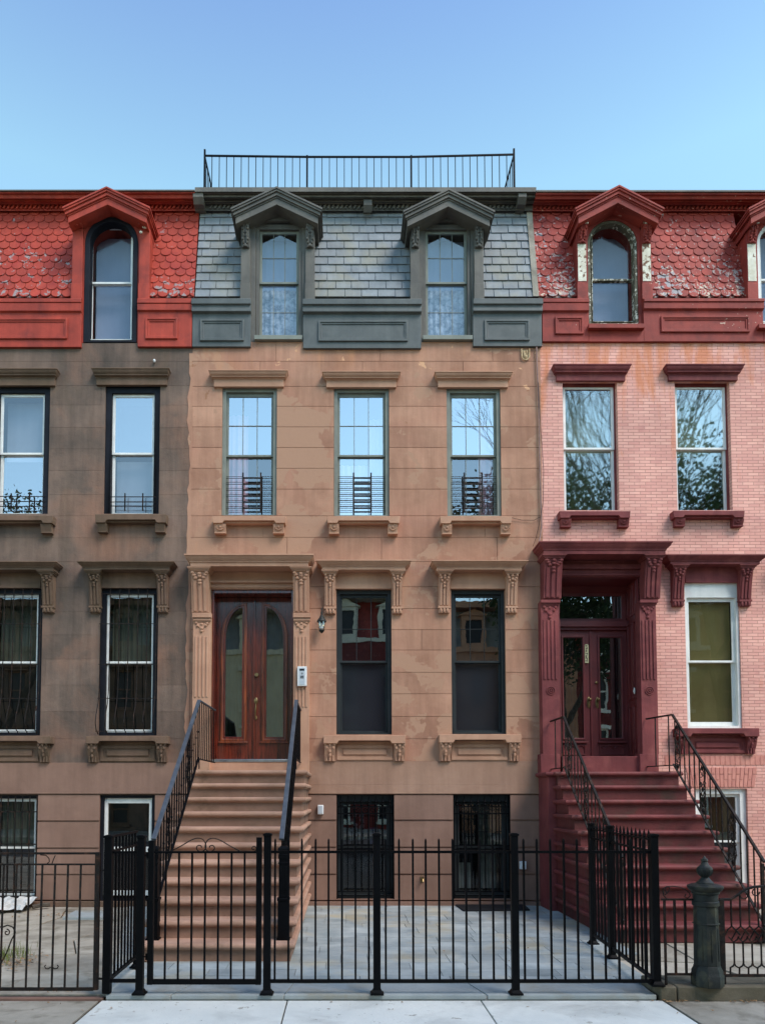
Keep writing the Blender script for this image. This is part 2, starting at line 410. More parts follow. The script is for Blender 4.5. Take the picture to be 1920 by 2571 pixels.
def leafs(mb, xc, ztop, zbot, w, yf, n=5, k=1.):
    """carved leaf: heart of small lumps"""
    rnd = random.Random(int(abs(xc)*1000)+5)
    for i in range(n):
        t = i/(n-1.); z = ztop+(zbot-ztop)*t; ww = w*.5*(1-t)**.8
        m = max(1, int(round((1-t)*3.4)))
        for j in range(m):
            a = 0 if m == 1 else -1+2*j/(m-1)
            mb.blob(xc+a*ww*.8, yf(z)-.004, z+rnd.uniform(-.3,.3)*abs(zbot-ztop)/n+abs(a)*.012, w*.13*k, .02, abs(zbot-ztop)/n*.75, 6, 4)
def console(mb, x0, x1, zt, zb, pt, pb, y0=0., leaf=True, foot=True):
    H = zt-zb; w = x1-x0; xc = (x0+x1)/2
    def yf(z):
        t = min(1, max(0, (zt-z)/H))
        return y0-(pb+(pt-pb)*(1-t)**1.5)
    zf = zb+.17*H if foot else zb
    n = 9; pr = [(y0, zf), (y0, zt)]+[(yf(zt+(zf-zt)*i/n), zt+(zf-zt)*i/n) for i in range(n+1)]
    mb.prism(pr, x0, x1, 'x')
    for k in (-1, 0, 1):
        a = xc+k*w*.29; hw = w*.085
        za, zc = zt-.22*H, zf+.02
        m = 6; P = [(yf(za+(zc-za)*i/m)-.016, za+(zc-za)*i/m) for i in range(m+1)]
        Q = [(yf(z)+.004, z) for (_, z) in P][::-1]
        mb.prism(P+Q, a-hw, a+hw, 'x')
    if foot:
        yy = yf(zf)
        mb.box(x0-.008, x1+.008, y0, yy-.022, zf-.03*H-.012, zf+.002)
        mb.box(x0+.004, x1-.004, y0, yy-.002, zb, zf-.03*H-.012)
        for k in (-1, 0, 1): mb.blob(xc+k*w*.29, yy-.008, zb+.055*H+.01, w*.13, .018, .075*H, 6, 4)
    if leaf: leafs(mb, xc, zt-.05*H, zt-.30*H, w, lambda z: yf(z)-.012)
def curtain(parent, x0, x1, z0, z1, y, mat, name='curtain', amp=.018, n=None, ph=0.):
    mb = MB(); n = n or max(8, int((x1-x0)/.02)); vs = []; fs = []
    for i in range(n+1):
        x = x0+(x1-x0)*i/n; yy = y+amp*math.sin(i*1.35+ph)+amp*.5*math.sin(i*.51+ph*2)
        vs += [(x, yy, z0), (x, yy*1.0, z1)]
    for i in range(n): fs.append((2*i, 2*i+2, 2*i+3, 2*i+1))
    mb.add(vs, fs); return mb.build(name, mat, parent)
def blind(parent, x0, x1, z0, z1, y, mat, pitch=.028, name='window_blind'):
    mb = MB(); z = z1
    while z > z0:
        mb.add([(x0, y, z), (x1, y, z), (x1, y+.014, z-pitch*.9), (x0, y+.014, z-pitch*.9)], [(0,1,2,3)]); z -= pitch
    mb.add([(x0, y+.03, z0), (x1, y+.03, z0), (x1, y+.03, z1), (x0, y+.03, z1)], [(0,1,2,3)])
    return mb.build(name, mat, parent, smooth=False)
def board(parent, x0, x1, z0, z1, y, mat, name, th=.006):
    mb = MB(); mb.box(x0, x1, y, y+th, z0, z1); return mb.build(name, mat, parent, smooth=False)
def pane(parent, x0, x1, z0, z1, y, mat, tilt=0., yaw=0., name='pane'):
    mb = MB(); mb.add([(x0, y-yaw, z0), (x1, y+yaw, z0), (x1, y+yaw+tilt, z1), (x0, y-yaw+tilt, z1)], [(0,1,2,3)])
    return mb.build(name, mat, parent, smooth=False)
def dh_window(house, bx, yc, casing, sash, gU, gL, rail, cw=.06, ct=None, cb=.03, sw=.045, st=.05, sb=.05, mun=None, name='window', cdepth=.10, label=None, tU=.0, tL=.0, sdep=.05, mfront=False):
    """double-hung window: casing mesh > two sashes, two panes"""
    x0, x1, z0, z1 = bx; ct = cw if ct is None else ct
    mb = MB(); mb.frame(x0, x1, z0, z1, cw, yc, yc+cdepth+.06, ct, cb)
    w = mb.build(name, casing, house, bevel=.004)
    if label: w['label'] = label
    a0, a1, c0, c1 = x0+cw, x1-cw, z0+cb, z1-ct
    yu = yc+sdep; yl = yc+sdep+.036; mo = -.019 if mfront else 0
    mb = MB(); mb.frame(a0, a1, rail-.02, c1, sw, yu, yu+.032, st, .035)
    if mun and mun[0]:
        nc, nr = mun[0]
        for i in range(1, nc):
            x = a0+sw+(a1-a0-2*sw)*i/nc; mb.box(x-.0055, x+.0055, yu+.02+mo, yu+.028+mo, rail+.015, c1-st)
        for j in range(1, nr):
            z = rail+.015+(c1-st-rail-.015)*j/nr; mb.box(a0+sw, a1-sw, yu+.0205+mo, yu+.0275+mo, z-.0055, z+.0055)
    mb.build('sash', sash, w, bevel=.003)
    mb = MB(); mb.frame(a0, a1, c0, rail+.012, sw, yl, yl+.032, .035, sb)
    if mun and mun[1]:
        nc, nr = mun[1]
        for i in range(1, nc):
            x = a0+sw+(a1-a0-2*sw)*i/nc; mb.box(x-.005, x+.005, yl+.02+mo, yl+.028+mo, c0+sb, rail-.023)
        for j in range(1, nr):
            z = c0+sb+(rail-.023-c0-sb)*j/nr; mb.box(a0+sw, a1-sw, yl+.0205+mo, yl+.0275+mo, z-.005, z+.005)
    mb.build('sash', sash, w, bevel=.003)
    rj = random.uniform
    pane(w, a0+sw, a1-sw, rail+.015, c1-st, yu+.014, gU, tU+rj(-.002,.002), rj(-.002,.002))
    pane(w, a0+sw, a1-sw, c0+sb, rail-.023, yl+.014, gL, tL+rj(-.002,.002), rj(-.002,.002))
    return w, (a0+sw, a1-sw, c0+sb, c1-st)
def hood_small(house, u0, u1, f0, f1, v0, v1, v2, mat, pj=.15):
    """flat lintel: moulded cap over a frieze block"""
    vm = (v1+v2)/2
    x0, x1 = X_(f0, vm), X_(f1, vm)
    o = ((x0-X_(u0, v0, -pj))+(X_(u1, v0, -pj)-x1))/2
    zt = Z_(v0, -pj); zm = Z_(v1, -.09); zb = Z_(v2, -.05)
    h = zt-zm
    mb = MB()
    mb.mould(x0, x1, [(o,-pj,zt),(o,-pj,zt-.16*h),(o-.012,-pj+.012,zt-.22*h),(o-.02,-pj+.02,zt-.5*h),(o*.55,-pj*.72,zt-.72*h),(o*.42,-pj*.66,zt-.76*h),(o*.42,-pj*.66,zt-.96*h),(o*.30,-pj*.55,zm),(.012,-.058,zm-.002),(.012,-.058,zm-.018),(0,-.05,zm-.022),(0,-.05,zb)], .011 if mat is not M['oxblood'] else -.001)
    return mb.build('window_hood', mat, house, bevel=.004)
def sill_small(house, u0, u1, v0, v1, b, v2, mat, carve=True, pj=.16, endw=.17):
    x0, x1 = X_(u0, v0, -pj), X_(u1, v0, -pj); zt, zb = Z_(v0, -pj), Z_(v1, -pj)
    h = zt-zb; zm = zb+h*.36
    mb = MB(); mb.prism([(x0,zt),(x1,zt),(x1-.012,zb),(x1-endw,zb),(x1-endw-.03,zm),(x0+endw+.03,zm),(x0+endw,zb),(x0+.012,zb)], -pj, .0)
    mb.box(x0+endw, x1-endw, -pj+.05, -.002, zm-.03, zm-.001)
    s = mb.build('window_sill', mat, house, bevel=.006)
    for (a, c) in b:
        xa, xc = X_(a, v2, -.1), X_(c, v2, -.1); z1 = zb-.001; z0 = Z_(v2, -.1); mb = MB()
        H = z1-z0
        mb.prism([(0,z1),(-.13,z1),(-.125,z1-.25*H),(-.095,z1-.7*H),(-.09,z0+.1*H),(-.0,z0+.1*H)], xa, xc, 'x')
        mb.box(xa-.004, xc+.004, -.10, -.001, z0, z0+.12*H)
        if carve:
            xm = (xa+xc)/2; w = xc-xa
            for i in range(9):
                an = math.pi*i/8; mb.blob(xm+math.cos(an)*w*.34, -.118+.012*math.sin(an), z1-.2*H-math.sin(an)*H*.42, w*.085, .016, H*.09, 6, 4)
            mb.blob(xm, -.118, z1-.3*H, w*.13, .02, H*.16)
        mb.build('bracket', mat, s, bevel=.003)
    return s
def hood_big(house, u0, u1, v0, v1, cons, vb, fr, mat, pj=.30, pc=.17, name='window_hood', caps=True, wall=.011):
    """bracketed cornice on consoles; fr = (v top, v bottom) of the frieze between them"""
    xa, xb = X_(cons[0][0], v1+30, -.12), X_(cons[1][1], v1+30, -.12)
    o = ((xa-X_(u0, v0, -pj))+(X_(u1, v0, -pj)-xb))/2
    zt, zb = Z_(v0, -pj), Z_(v1, -pc); h = zt-zb
    mb = MB(); q = pj-pc
    P = [(o,-pj,zt),(o,-pj,zt-.13*h),(o-.014,-pj+.014,zt-.17*h),(o-.022,-pj+.03,zt-.34*h),(o-.06,-pj+.06,zt-.5*h),(o-.064,-pj+.066,zt-.55*h),(o-.075,-pj+.07,zt-.55*h),(o-.075,-pj+.07,zt-.66*h),(o-.09,-pj+.085,zt-.68*h),(o-.09,-pj+.085,zb)]
    mb.mould(xa, xb, P, wall)
    hd = mb.build(name, mat, house, bevel=.004)
    ztc = zb-.001; zcap = Z_(v1+9, -pc)
    for (a, c) in cons:
        x0, x1 = X_(a, v1+40, -.12), X_(c, v1+40, -.12); mb = MB()
        dz = ztc-zcap
        mb.mould(x0, x1, [(.05,-pc-.05,ztc),(.05,-pc-.05,ztc-.3*dz),(.035,-pc-.035,ztc-.34*dz),(.035,-pc-.035,ztc-.62*dz),(.018,-pc-.018,ztc-.66*dz),(.018,-pc-.018,zcap)], wall)
        console(mb, x0, x1, zcap-.001, Z_(vb, -.06), pc, .06, wall)
        mb.build('bracket', mat, hd, bevel=.0)
    if fr:
        mb = MB(); mb.box(X_(cons[0][1], fr[1]), X_(cons[1][0], fr[1]), -.03, wall, Z_(fr[1], -.03), zb-.001)
        mb.build('frieze', mat, hd, bevel=.003)
    return hd
def sill_big(house, u0, u1, v0, v1, br, v2, pan, mat, pj=.17, wall=.011):
    x0, x1 = X_(u0, v0, -pj), X_(u1, v0, -pj); zt, zb = Z_(v0, -pj), Z_(v1, -pj); h = zt-zb
    e = X_(br[0][1], v1, -.1)-x0+.03
    mb = MB(); mb.prism([(x0,zt),(x1,zt),(x1,zb),(x1-e,zb),(x1-e-.03,zb+.35*h),(x0+e+.03,zb+.35*h),(x0+e,zb),(x0,zb)], -pj, wall)
    s = mb.build('window_sill', mat, house, bevel=.006)
    z0 = Z_(v2, -.05)
    for (a, c) in br:
        xa, xc = X_(a, v1+20, -.09), X_(c, v1+20, -.09); mb = MB(); H = zb-z0
        pr = [(wall, z0), (wall, zb-.001), (-.13, zb-.001), (-.13, zb-.18*H), (-.10, zb-.5*H), (-.06, zb-.75*H), (-.05, z0)]
        mb.prism(pr, xa, xc, 'x')
        for k in (-1, 0, 1): mb.box((xa+xc)/2+k*(xc-xa)*.3-.012, (xa+xc)/2+k*(xc-xa)*.3+.012, -.075, -.04, z0+.003, zb-.6*H)
        leafs(mb, (xa+xc)/2, zb-.06*H, zb-.62*H, (xc-xa)*1.05, lambda z: -.13+.07*min(1, max(0, (zb-z)/H))-.01, 4)
        mb.build('bracket', mat, s)
    xa, xc = X_(br[0][1], v2, -.05), X_(br[1][0], v2, -.05)
    p0, p1 = X_(pan[0], v2, -.05), X_(pan[1], v2, -.05)
    mb = MB(); za, zc = z0+.0, zb+.3*h
    mb.box(xa+.002, xc-.002, -.022, wall, za, zc)
    mb.frame(p0-.11, p1+.11, za+.02, zc-.06, .05, -.040, -.021)
    mb.prism([(-.021, za+.09),(-.045, za+.115),(-.045, zc-.145),(-.021, zc-.12)], p0, p1, 'x')
    mb.build('apron_panel', mat, s, bevel=.003)
    return s
def slates(mb, xr, zb, zt, yb, yt, rows, w, fish=False, wob=.0):
    dz, dy = zt-zb, yt-yb; L = math.hypot(dz, dy); U = (dy/L, dz/L); N = (-dz/L, dy/L)
    def P(x, s, n): return (x, yb+U[0]*s+N[0]*n, zb+U[1]*s+N[1]*n)
    e = L/rows
    for (xa, xb) in xr:
        mb.tone = -2; mb.add([P(xa,0,0),P(xb,0,0),P(xb,L,0),P(xa,L,0)], [(0,1,2,3)])
        for i in range(rows):
            s0 = i*e; x = xa-w*(.5 if i % 2 else 0)-random.uniform(0, .04)*(0 if fish else 1)-.03
            while x < xb:
                ww = w*(1 if fish else random.uniform(.92, 1.08)); mb.tone = random.uniform(-1, 1)
                g = .004 if fish else .0075; a, b = max(x+g, xa), min(x+ww-g, xb)
                if b-a > .02:
                    js = random.uniform(-.003, .003)
                    if fish:
                        pts = []; r = w/2; xc = x+w/2
                        lift = .016+random.uniform(0, .007)
                        for k in range(13):
                            an = math.pi+math.pi*k/12; px = xc+math.cos(an)*(r-g)
                            if px < xa or px > xb: px = min(max(px, xa), xb)
                            pts.append((px, s0+r*.86+math.sin(an)*r*.86+js))
                        pts = [(pts[0][0], s0+e+r*.9)]+pts+[(pts[-1][0], s0+e+r*.9)]
                        n = len(pts); ss = s0+e+r*.9
                        fr = [P(px, s, .004+lift*(1-(s-s0)/(ss-s0))+.006) for (px, s) in pts]
                        bk = [P(px, s, .0005+lift*(1-(s-s0)/(ss-s0))-.004) for (px, s) in pts]
                        mb.add(fr+bk, [list(range(n))]+[(k, k+n, (k+1) % n+n, (k+1) % n) for k in range(n)])
                    else:
                        l = .022+random.uniform(0, .006); s1 = min(L, s0+e*1.15)
                        mb.add([P(a,s0+js,l),P(b,s0+js,l),P(b,s1,.002),P(a,s1,.002),P(a,s0+js,.0),P(b,s0+js,.0)], [(0,1,2,3),(4,5,1,0),(4,0,3),(5,2,1)])
                x += ww
    mb.tone = 0
def cornice(house, xL, xR, prof, mat, yb=1.2, name='roof_cornice'):
    """prof = (Y, v) from the top of the fascia down"""
    pts = [(y, Z_(v, y)) for (y, v) in prof]
    poly = [(yb, pts[0][1]-.02)]+pts+[(yb, pts[-1][1])]
    mb = MB(); mb.prism(poly, xL, xR, 'x'); c = mb.build(name, mat, house, bevel=.0, smooth=False)
    return c
def ropes(parent, xr, va, vb, y, mat, pitch=.078):
    mb = MB(); z1, z0 = Z_(va, y), Z_(vb, y); x = xr[0]
    while x < xr[1]-pitch:
        mb.prism([(x, z0), (x+.036, z0), (x+.070, z1), (x+.034, z1)], y-.03, y+.03); x += pitch
    return mb.build('rope_moulding', mat, parent)
def dormer(house, uc, hw, v_apex, v_tip, tip_hw, pil, vpt, vpb, vcon, mats, arch=None, hwin=None, vwin=None, rough_s=0, ywall=.0, peel=None):
    """gabled dormer: pilasters with consoles, layered raking cornice, face wall with its opening"""
    trim, face = mats
    xc = X_(uc, 600, -.05)
    za = Z_(v_apex, -.34); zt = Z_(v_tip, -.34); th = tip_hw/150.*1.0
    T = X_(uc+tip_hw, v_tip, -.34)-X_(uc, v_tip, -.34)
    sl = (za-zt)/T
    d = MB()  # face wall
    zf0, zf1 = Z_(vpb, -.0), Z_(vpt-22, -.0)
    px0, px1 = X_(uc-hw, 650, -.05), X_(uc+hw, 650, -.05); pw = pil/150.
    if arch:
        (ua, ub, vt, vbm) = arch
        xa, xb = X_(ua, 700, ywall), X_(ub, 700, ywall); xm = (xa+xb)/2; r = (xb-xa)/2
        ztop = Z_(vt, ywall); zs = ztop-r; z0 = Z_(vbm, ywall)
        inn = [(xa, z0)]+[(xm-r*math.cos(math.pi*k/18), zs+r*math.sin(math.pi*k/18)) for k in range(19)]+[(xb, z0)]
        X0, X1 = px0+.01, px1-.01; ZT = za-.2-sl*(px1-px0)/2
        out = [(X0, z0)]
        for k in range(19):
            an = math.pi*k/18; c, s_ = -math.cos(an), math.sin(an)
            if an < .6: out.append((X0, zs+(ZT-zs)*an/.6))
            elif an > math.pi-.6: out.append((X1, zs+(ZT-zs)*(math.pi-an)/.6))
            else:
                xq = X0+(X1-X0)*(an-.6)/(math.pi-1.2); out.append((xq, ZT+sl*((X1-X0)/2-abs(xq-(X0+X1)/2))))
        out.append((X1, z0))
        d.ring(inn, out, ywall, .55, closed=False)
    else:
        xa, xb = X_(hwin[0], 700, ywall), X_(hwin[1], 700, ywall); z0, z1 = Z_(vwin[1], ywall), Z_(vwin[0], ywall)
        zq = max(z1+.02, za-.2-sl*(px1-px0)/2)
        d.box(px0+.01, xa, ywall, .5, z0, z1); d.box(xb, px1-.01, ywall, .5, z0, z1)
        d.prism([(px0+.01, z1), (px1-.01, z1), (px1-.01, zq), (xc, zq+sl*(px1-px0)/2), (px0+.01, zq)], ywall-.012, .5)
    dm = d.build('dormer', face, house, bevel=.004)
    # cheeks (sides), behind the pilasters
    m = MB(); zk_ = za-.22-sl*(px1-px0)/2; m.box(px0+.03, px0+.07, .05, .9, Z_(vpb, 0), zk_); m.box(px1-.07, px1-.03, .05, .9, Z_(vpb, 0), zk_); m.build('cheek', trim, dm)
    # raking cornice
    m = MB()
    def chev(o, t0, t1, y0, y1, h=0.):
        w = T-o
        m.prism([(xc, za-t0), (xc+w, za-t0-sl*w), (xc+w-.0, za-t1-sl*w), (xc, za-t1), (xc-w, za-t1-sl*w), (xc-w, za-t0-sl*w)], y0, y1)
    chev(0, 0, .035, -.34, .62); chev(.015, .036, .07, -.325, .60); chev(.035, .071, .125, -.30, .60); chev(.06, .126, .15, -.275, .60); chev(.075, .151, .262, -.26, .60)
    m.build('raking_cornice', trim, dm, bevel=.004)
    # pilasters with carved consoles
    for (a, b) in ((px0, px0+pw), (px1-pw, px1)):
        m = MB(); zp = Z_(vpb, -.05)
        m.box(a, b, -.05, ywall+.02, zp, Z_(vpt+8, -.05)); m.box(a-.008, b+.008, -.065, -.04, zp, zp+.28)
        zc = Z_(vpt, -.24)
        xo0, xo1 = (a-.03, b+.035)
        m.mould(a, b, [(.05,-.255,zc+.10),(.05,-.255,zc+.045),(.03,-.21,zc+.04),(.03,-.19,zc),(.0,-.16,zc-.01),(.0,-.15,zc-.05)], ywall)
        p = m.build('pilaster', trim, dm, bevel=.004)
        if peel:
            mm = MB(); mm.box(a+.012, b-.012, -.056, -.049, Z_(peel[1], -.05), Z_(peel[0], -.05)); mm.build('peeled_patch', M['peel'], dm)
            mm = MB(); mm.box(a+.0, b-.0, -.168, -.14, zc-.045, zc+.0); mm.build('peeled_patch', M['peel'], dm)
        m = MB(); H = zc-.05-Z_(vcon, -.1); z1 = zc-.052; z0 = z1-H; w = b-a; xm = (a+b)/2
        m.prism([(-.048, z0), (-.048, z1), (-.15, z1), (-.15, z1-.2*H), (-.11, z1-.6*H), (-.07, z0)], a+.012, b-.012, 'x')
        rnd = random.Random(uc)
        yf = lambda z: -.15+.075*max(0, (z1-z-.2*H)/(.8*H))
        for i in range(7):
            for sx in (-1, 1):
                z = z1-H*(i+.6)/7; m.blob(xm+sx*w*(.2+.09*math.sin(i*1.9)), yf(z)-.005, z, w*.13, .026, H*.07, 6, 4)
        for sx in (-1, 1): m.tube([(xm+sx*w*.08, yf(z1)-.006, z1-.02), (xm+sx*w*.2, yf(z1-.5*H)-.012, z1-.5*H), (xm+sx*w*.1, yf(z0)-.01, z0+.04), (xm+sx*w*.3, yf(z0)-.012, z0)], .013, 5)
        m.blob(xm, yf(z0)-.02, z0+.03, w*.12, .02, .03)
        m.build('bracket', trim, dm)
    return dm, xc
def panel_block(house, u0, u1, v0, v1, v2, v3, pan, mat, name='parapet_panel', py=-.05, shelf=(.09,.06)):
    """base block of the mansard with its shelf moulding and framed panel"""
    x0, x1 = X_(u0, v3, py), X_(u1, v3, py); mb = MB(); s1, s2 = shelf
    za, zb, zc, zd = Z_(v0, py-s1), Z_(v1, py-s1), Z_(v2, py-s2), Z_(v3, py)
    mb.box(x0, x1, py, .05, zd, zc+.02)
    mb.prism([(.06, za+.05), (py-s1+.01, za), (py-s1, za-.01), (py-s1, zb), (py-s1+.03, zb-.008), (py-s2, zb-.012), (py-s2+.004, zc+.01), (py-.012, zc), (py+.002, zc-.01), (.06, zc-.01)], x0-.006, x1+.006, 'x')
    b = mb.build(name, mat, house, bevel=.004)
    a0, a1, b0, b1 = X_(pan[0], pan[1], py), X_(pan[2], pan[1], py), Z_(pan[3], py), Z_(pan[1], py)
    mb = MB(); mb.frame(a0, a1, b0, b1, .035, py-.028, py+.01); mb.frame(a0+.034, a1-.034, b0+.034, b1-.034, .03, py-.014, py+.01)
    mb.build('panel_moulding', mat, b, bevel=.006)
    return b
def nosing(mb, x0, x1, y, yb, z, r=.03, h=.064):
    P = [(.03, y-.03, z)]
    for k in range(7):
        an = math.pi*(.5-k/6); P.append((.03+r*.9*math.cos(an), y-.03-r*.9*math.cos(an), z-h/2+h/2*math.sin(an)))
    P += [(.02, y-.018, z-h), (.018, y-.016, z-h-.012), (.002, y-.003, z-h-.014)]
    mb.mould(x0, x1, P, yb)
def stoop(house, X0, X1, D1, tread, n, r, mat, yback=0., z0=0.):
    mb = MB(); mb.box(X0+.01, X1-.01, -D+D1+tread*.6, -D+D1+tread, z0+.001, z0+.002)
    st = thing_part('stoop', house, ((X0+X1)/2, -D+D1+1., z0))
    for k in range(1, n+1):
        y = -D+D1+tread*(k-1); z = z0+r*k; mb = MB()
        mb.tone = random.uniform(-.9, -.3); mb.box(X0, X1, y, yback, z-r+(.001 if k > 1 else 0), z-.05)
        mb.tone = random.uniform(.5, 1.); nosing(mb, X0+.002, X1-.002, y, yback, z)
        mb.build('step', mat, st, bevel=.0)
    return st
def thing_part(name, parent, loc):
    o = bpy.data.objects.new(name, None); C.objects.link(o); o.parent = parent; o.empty_display_size = .1
    ORG[o.name] = Vector(loc); o.location = Vector(loc)-ORG[parent.name]
    return o
# ================================================================ the three houses
XP0, XP1 = X_(480, 1300), X_(1361, 1300)          # party lines
XL, XR = XP0-6.2, XP1+6.4
ZROOF = Z_(476, .1)
def shell(house, x0, x1, mat):
    mb = MB(); a = .006; zt = ZROOF-.35
    zk = Z_(760); mb.box(x0+a, x0+.22, .32, 11, -.2, zk); mb.box(x1-.22, x1-a, .32, 11, -.2, zk); mb.box(x0+a, x0+.22, .7, 11, zk, zt); mb.box(x1-.22, x1-a, .7, 11, zk, zt)
    mb.box(x0+.22, x1-.22, 10.7, 11, -.2, zt)
    mb.box(x0+.22, x1-.22, .34, 10.7, 2.02, 2.12); mb.box(x0+.22, x1-.22, .34, 10.7, 5.75, 5.85); mb.box(x0+.22, x1-.22, .5, 10.7, 9.1, 9.2)
    mb.build('rear_walls', mat, house)
    mb = MB(); mb.box(x0+a, x1-a, 1.2, 11.05, zt, zt+.28); mb.build('flat_roof', M['asphalt'], house)
def jl(rows):
    return lambda i: rows.get(i, [])
# ------------------------------------------------ centre house
HC = thing('brownstone_house', (X_(920, 2270), 0, 0), 'tan brownstone house with grey slate mansard and mahogany double doors, in the middle', 'house', 'row houses in the terrace')
shell(HC, XP0, XP1, M['interior'])
WA = [BX(557, 971, 695, 1294), BX(838, 972, 977, 1295), BX(1121.5, 973, 1257, 1295)]
WD = [BX(844.5, 1479, 983, 1844), BX(1133, 1479, 1269, 1843)]
WF = [BX(844.7, 1994.7, 989.7, 2257.6), BX(1138, 1994.7, 1282, 2257.6)]
DOOR = BX(529, 1480, 737, 1930)
DOOR = (DOOR[0], DOOR[1], 2.0, DOOR[3])
dw = [BX(642, 560, 758, 858), BX(1061, 560, 1182, 860)]
opsC = WA+WD+WF+[DOOR]
vj = [858, 907, 970, 1020, 1071.7, 1123.5, 1175.7, 1228, 1295, 1349, 1410, 1473, 1528, 1581, 1632, 1688, 1742, 1799, 1855, 1911]
zs = sorted(Z_(v) for v in vj)
n0 = len(zs)-1
def jc(i):
    r = random.Random(i*13+2); wide = i in (n0-1, n0-2, n0-9, n0-10, 9, 10, 11)
    js = []
    if n0-i-1 in (0, 1, 8, 9): 
        x = XP0+r.uniform(.9, 1.7)
        while x < XP1: js.append(x); x += r.uniform(1.5, 2.1)
    elif n0-i-1 == 13: js = [X_(1058, 1600)]
    return js
mb = MB(); ashlar(mb, XP0, XP1, zs, jc, opsC, .008)
mb.build('front_wall', M['brown'], HC, smooth=False)
# belt course and smooth band over the basement
zb0, zb1 = Z_(1993), zs[0]
mb = MB(); mb.tone = .0
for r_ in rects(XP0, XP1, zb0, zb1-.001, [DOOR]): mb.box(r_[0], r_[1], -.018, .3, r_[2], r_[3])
mb.build('belt_course', surf('shaded_belt_stone', s3(166,132,111), s3(148,114,94), .9, .88, .25, 60, streak=.16), HC, bevel=.004)  # belt colour lowered to paint in the dimmer light near street level
zs2 = sorted(Z_(v) for v in (1995, 2060, 2128, 2195.6, 2261.6)); zs2[-1] = zb0-.002
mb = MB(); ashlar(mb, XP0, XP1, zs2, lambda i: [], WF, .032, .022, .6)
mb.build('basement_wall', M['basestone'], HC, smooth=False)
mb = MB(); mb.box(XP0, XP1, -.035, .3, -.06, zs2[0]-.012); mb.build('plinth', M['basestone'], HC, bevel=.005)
# ragged edge of the tan render over the neighbour's stone
mb = MB(); rnd = random.Random(17); P = []; z = 2.3
while z < Z_(880): P.append((XP0-.02-rnd.random()*.045-.03*math.sin(z*1.7)**2, z)); z += rnd.uniform(.06, .22)
n_ = len(P)
mb.add([(p[0], -.006, p[1]) for p in P]+[(XP0+.006, -.006, p[1]) for p in P]+[(p[0], .002, p[1]) for p in P], [(i, n_+i, n_+i+1, i+1) for i in range(n_-1)]+[(2*n_+i, i, i+1, 2*n_+i+1) for i in range(n_-1)])
mb.build('render_edge', M['brown'], HC, smooth=False)
# second floor windows
for i, b in enumerate(WA):
    w, (a0, a1, c0, c1) = dh_window(HC, b, .035, M['greywin'], M['greywin'], M['g_sky'], (M['g_mid'], M['g_sky'], M['g_mid'])[i], Z_(1145, .1), cw=.065, ct=.075, cb=.025, sw=.04, st=.06, sb=.03, mun=((3,2),(3,0)), mfront=True, tU=(.004,-.002,.003)[i], tL=(.008,.0,.012)[i])
    # window guard
    mb = MB(); yy = .05
    g0, g1 = [(609, 654), (887.5, 931.5), (1166, 1211)][i]
    gx0, gx1 = X_(g0, 1230), X_(g1, 1230)
    for gx in (gx0, gx1): mb.box(gx-.011, gx+.013, yy-.012, yy+.012, Z_(1284), Z_(1184))
    for k in range(6):
        z = Z_(1194+15.2*k)
        for dz in (0, -.03): mb.box(a0-.03, gx0-.013, yy-.005, yy+.005, z+dz-.0035, z+dz+.0035); mb.box(gx1+.013, a1+.03, yy-.005, yy+.005, z+dz-.0035, z+dz+.0035)
        mb.box(gx0+.013, gx1-.013, yy-.010, yy+.010, z-.034, z-.010)
    mb.build('window_guard', M['iron'], w)
    zc0 = c0-.05
    board(w, a0-.03, a1+.03, c0-.05, c1+.05, .62, M['interior'], 'room_backing')
    if i == 0: curtain(w, a0-.02, a0+.32, c0-.03, c1-.25, .25, M['pinkc'], amp=.02)
    if i == 1: curtain(w, a1-.22, a1+.02, c0-.03, c1-.30, .27, M['sheer'], amp=.02); curtain(w, a0-.02, a1-.23, c0-.03, Z_(1145)-.01, .36, M['sheer'], 'sheer_curtain', .01, ph=1)
    if i == 2: curtain(w, a1-.24, a1+.02, c0-.03, c1-.30, .27, M['pinkc'], amp=.02, ph=2)
hood_small(HC, 525, 724, 538.5, 713, 928, 947, 970.5, M['browntrim'])
hood_small(HC, 808.5, 1006, 819.5, 994, 931, 950, 972, M['browntrim'])
hood_small(HC, 1089, 1285.6, 1098, 1273, 931.5, 950, 972, M['browntrim'])
sill_small(HC, 533, 718, 1295.5, 1313, [(539, 567), (686, 712.5)], 1339, M['browntrim'])
sill_small(HC, 820.5, 1004, 1295.5, 1313, [(826, 851), (974, 998)], 1340, M['browntrim'])
sill_small(HC, 1104, 1285, 1295.5, 1314, [(1110, 1134), (1257, 1281)], 1341, M['browntrim'])
# first floor windows
for i, b in enumerate(WD):
    w, (a0, a1, c0, c1) = dh_window(HC, b, .06, M['slatewin'], M['slatewin'], M['g_dim'], M['g_dimmer'], Z_(1661, .1), cw=.06, ct=.07, cb=.03, sw=.035, st=.05, sb=.04, mun=((3,2),None), mfront=True)
    board(w, a0-.03, a1+.03, Z_(1661)+.01, c1+.05, .40, M['reveal'], 'dark_room_board'); board(w, a0-.03, a1+.03, c0-.05, Z_(1661), .2, M['shadedark'], 'window_shade')  # upper dark board stands in for the unlit room
hood_big(HC, 795, 1033, 1405, 1432, [(814.5, 842.5), (984.5, 1010.6)], 1540, (1440, 1478), M['browntrim'])
hood_big(HC, 1082, 1324, 1406, 1432, [(1101.5, 1129.5), (1271, 1299.5)], 1538, (1440, 1478), M['browntrim'])
sill_big(HC, 812, 1018, 1846, 1866.5, [(814.5, 842), (989, 1016)], 1911, (862, 970), M['browntrim'])
sill_big(HC, 1102.6, 1307.5, 1844, 1864.5, [(1104, 1132), (1278, 1304)], 1911, (1150, 1258), M['browntrim'])
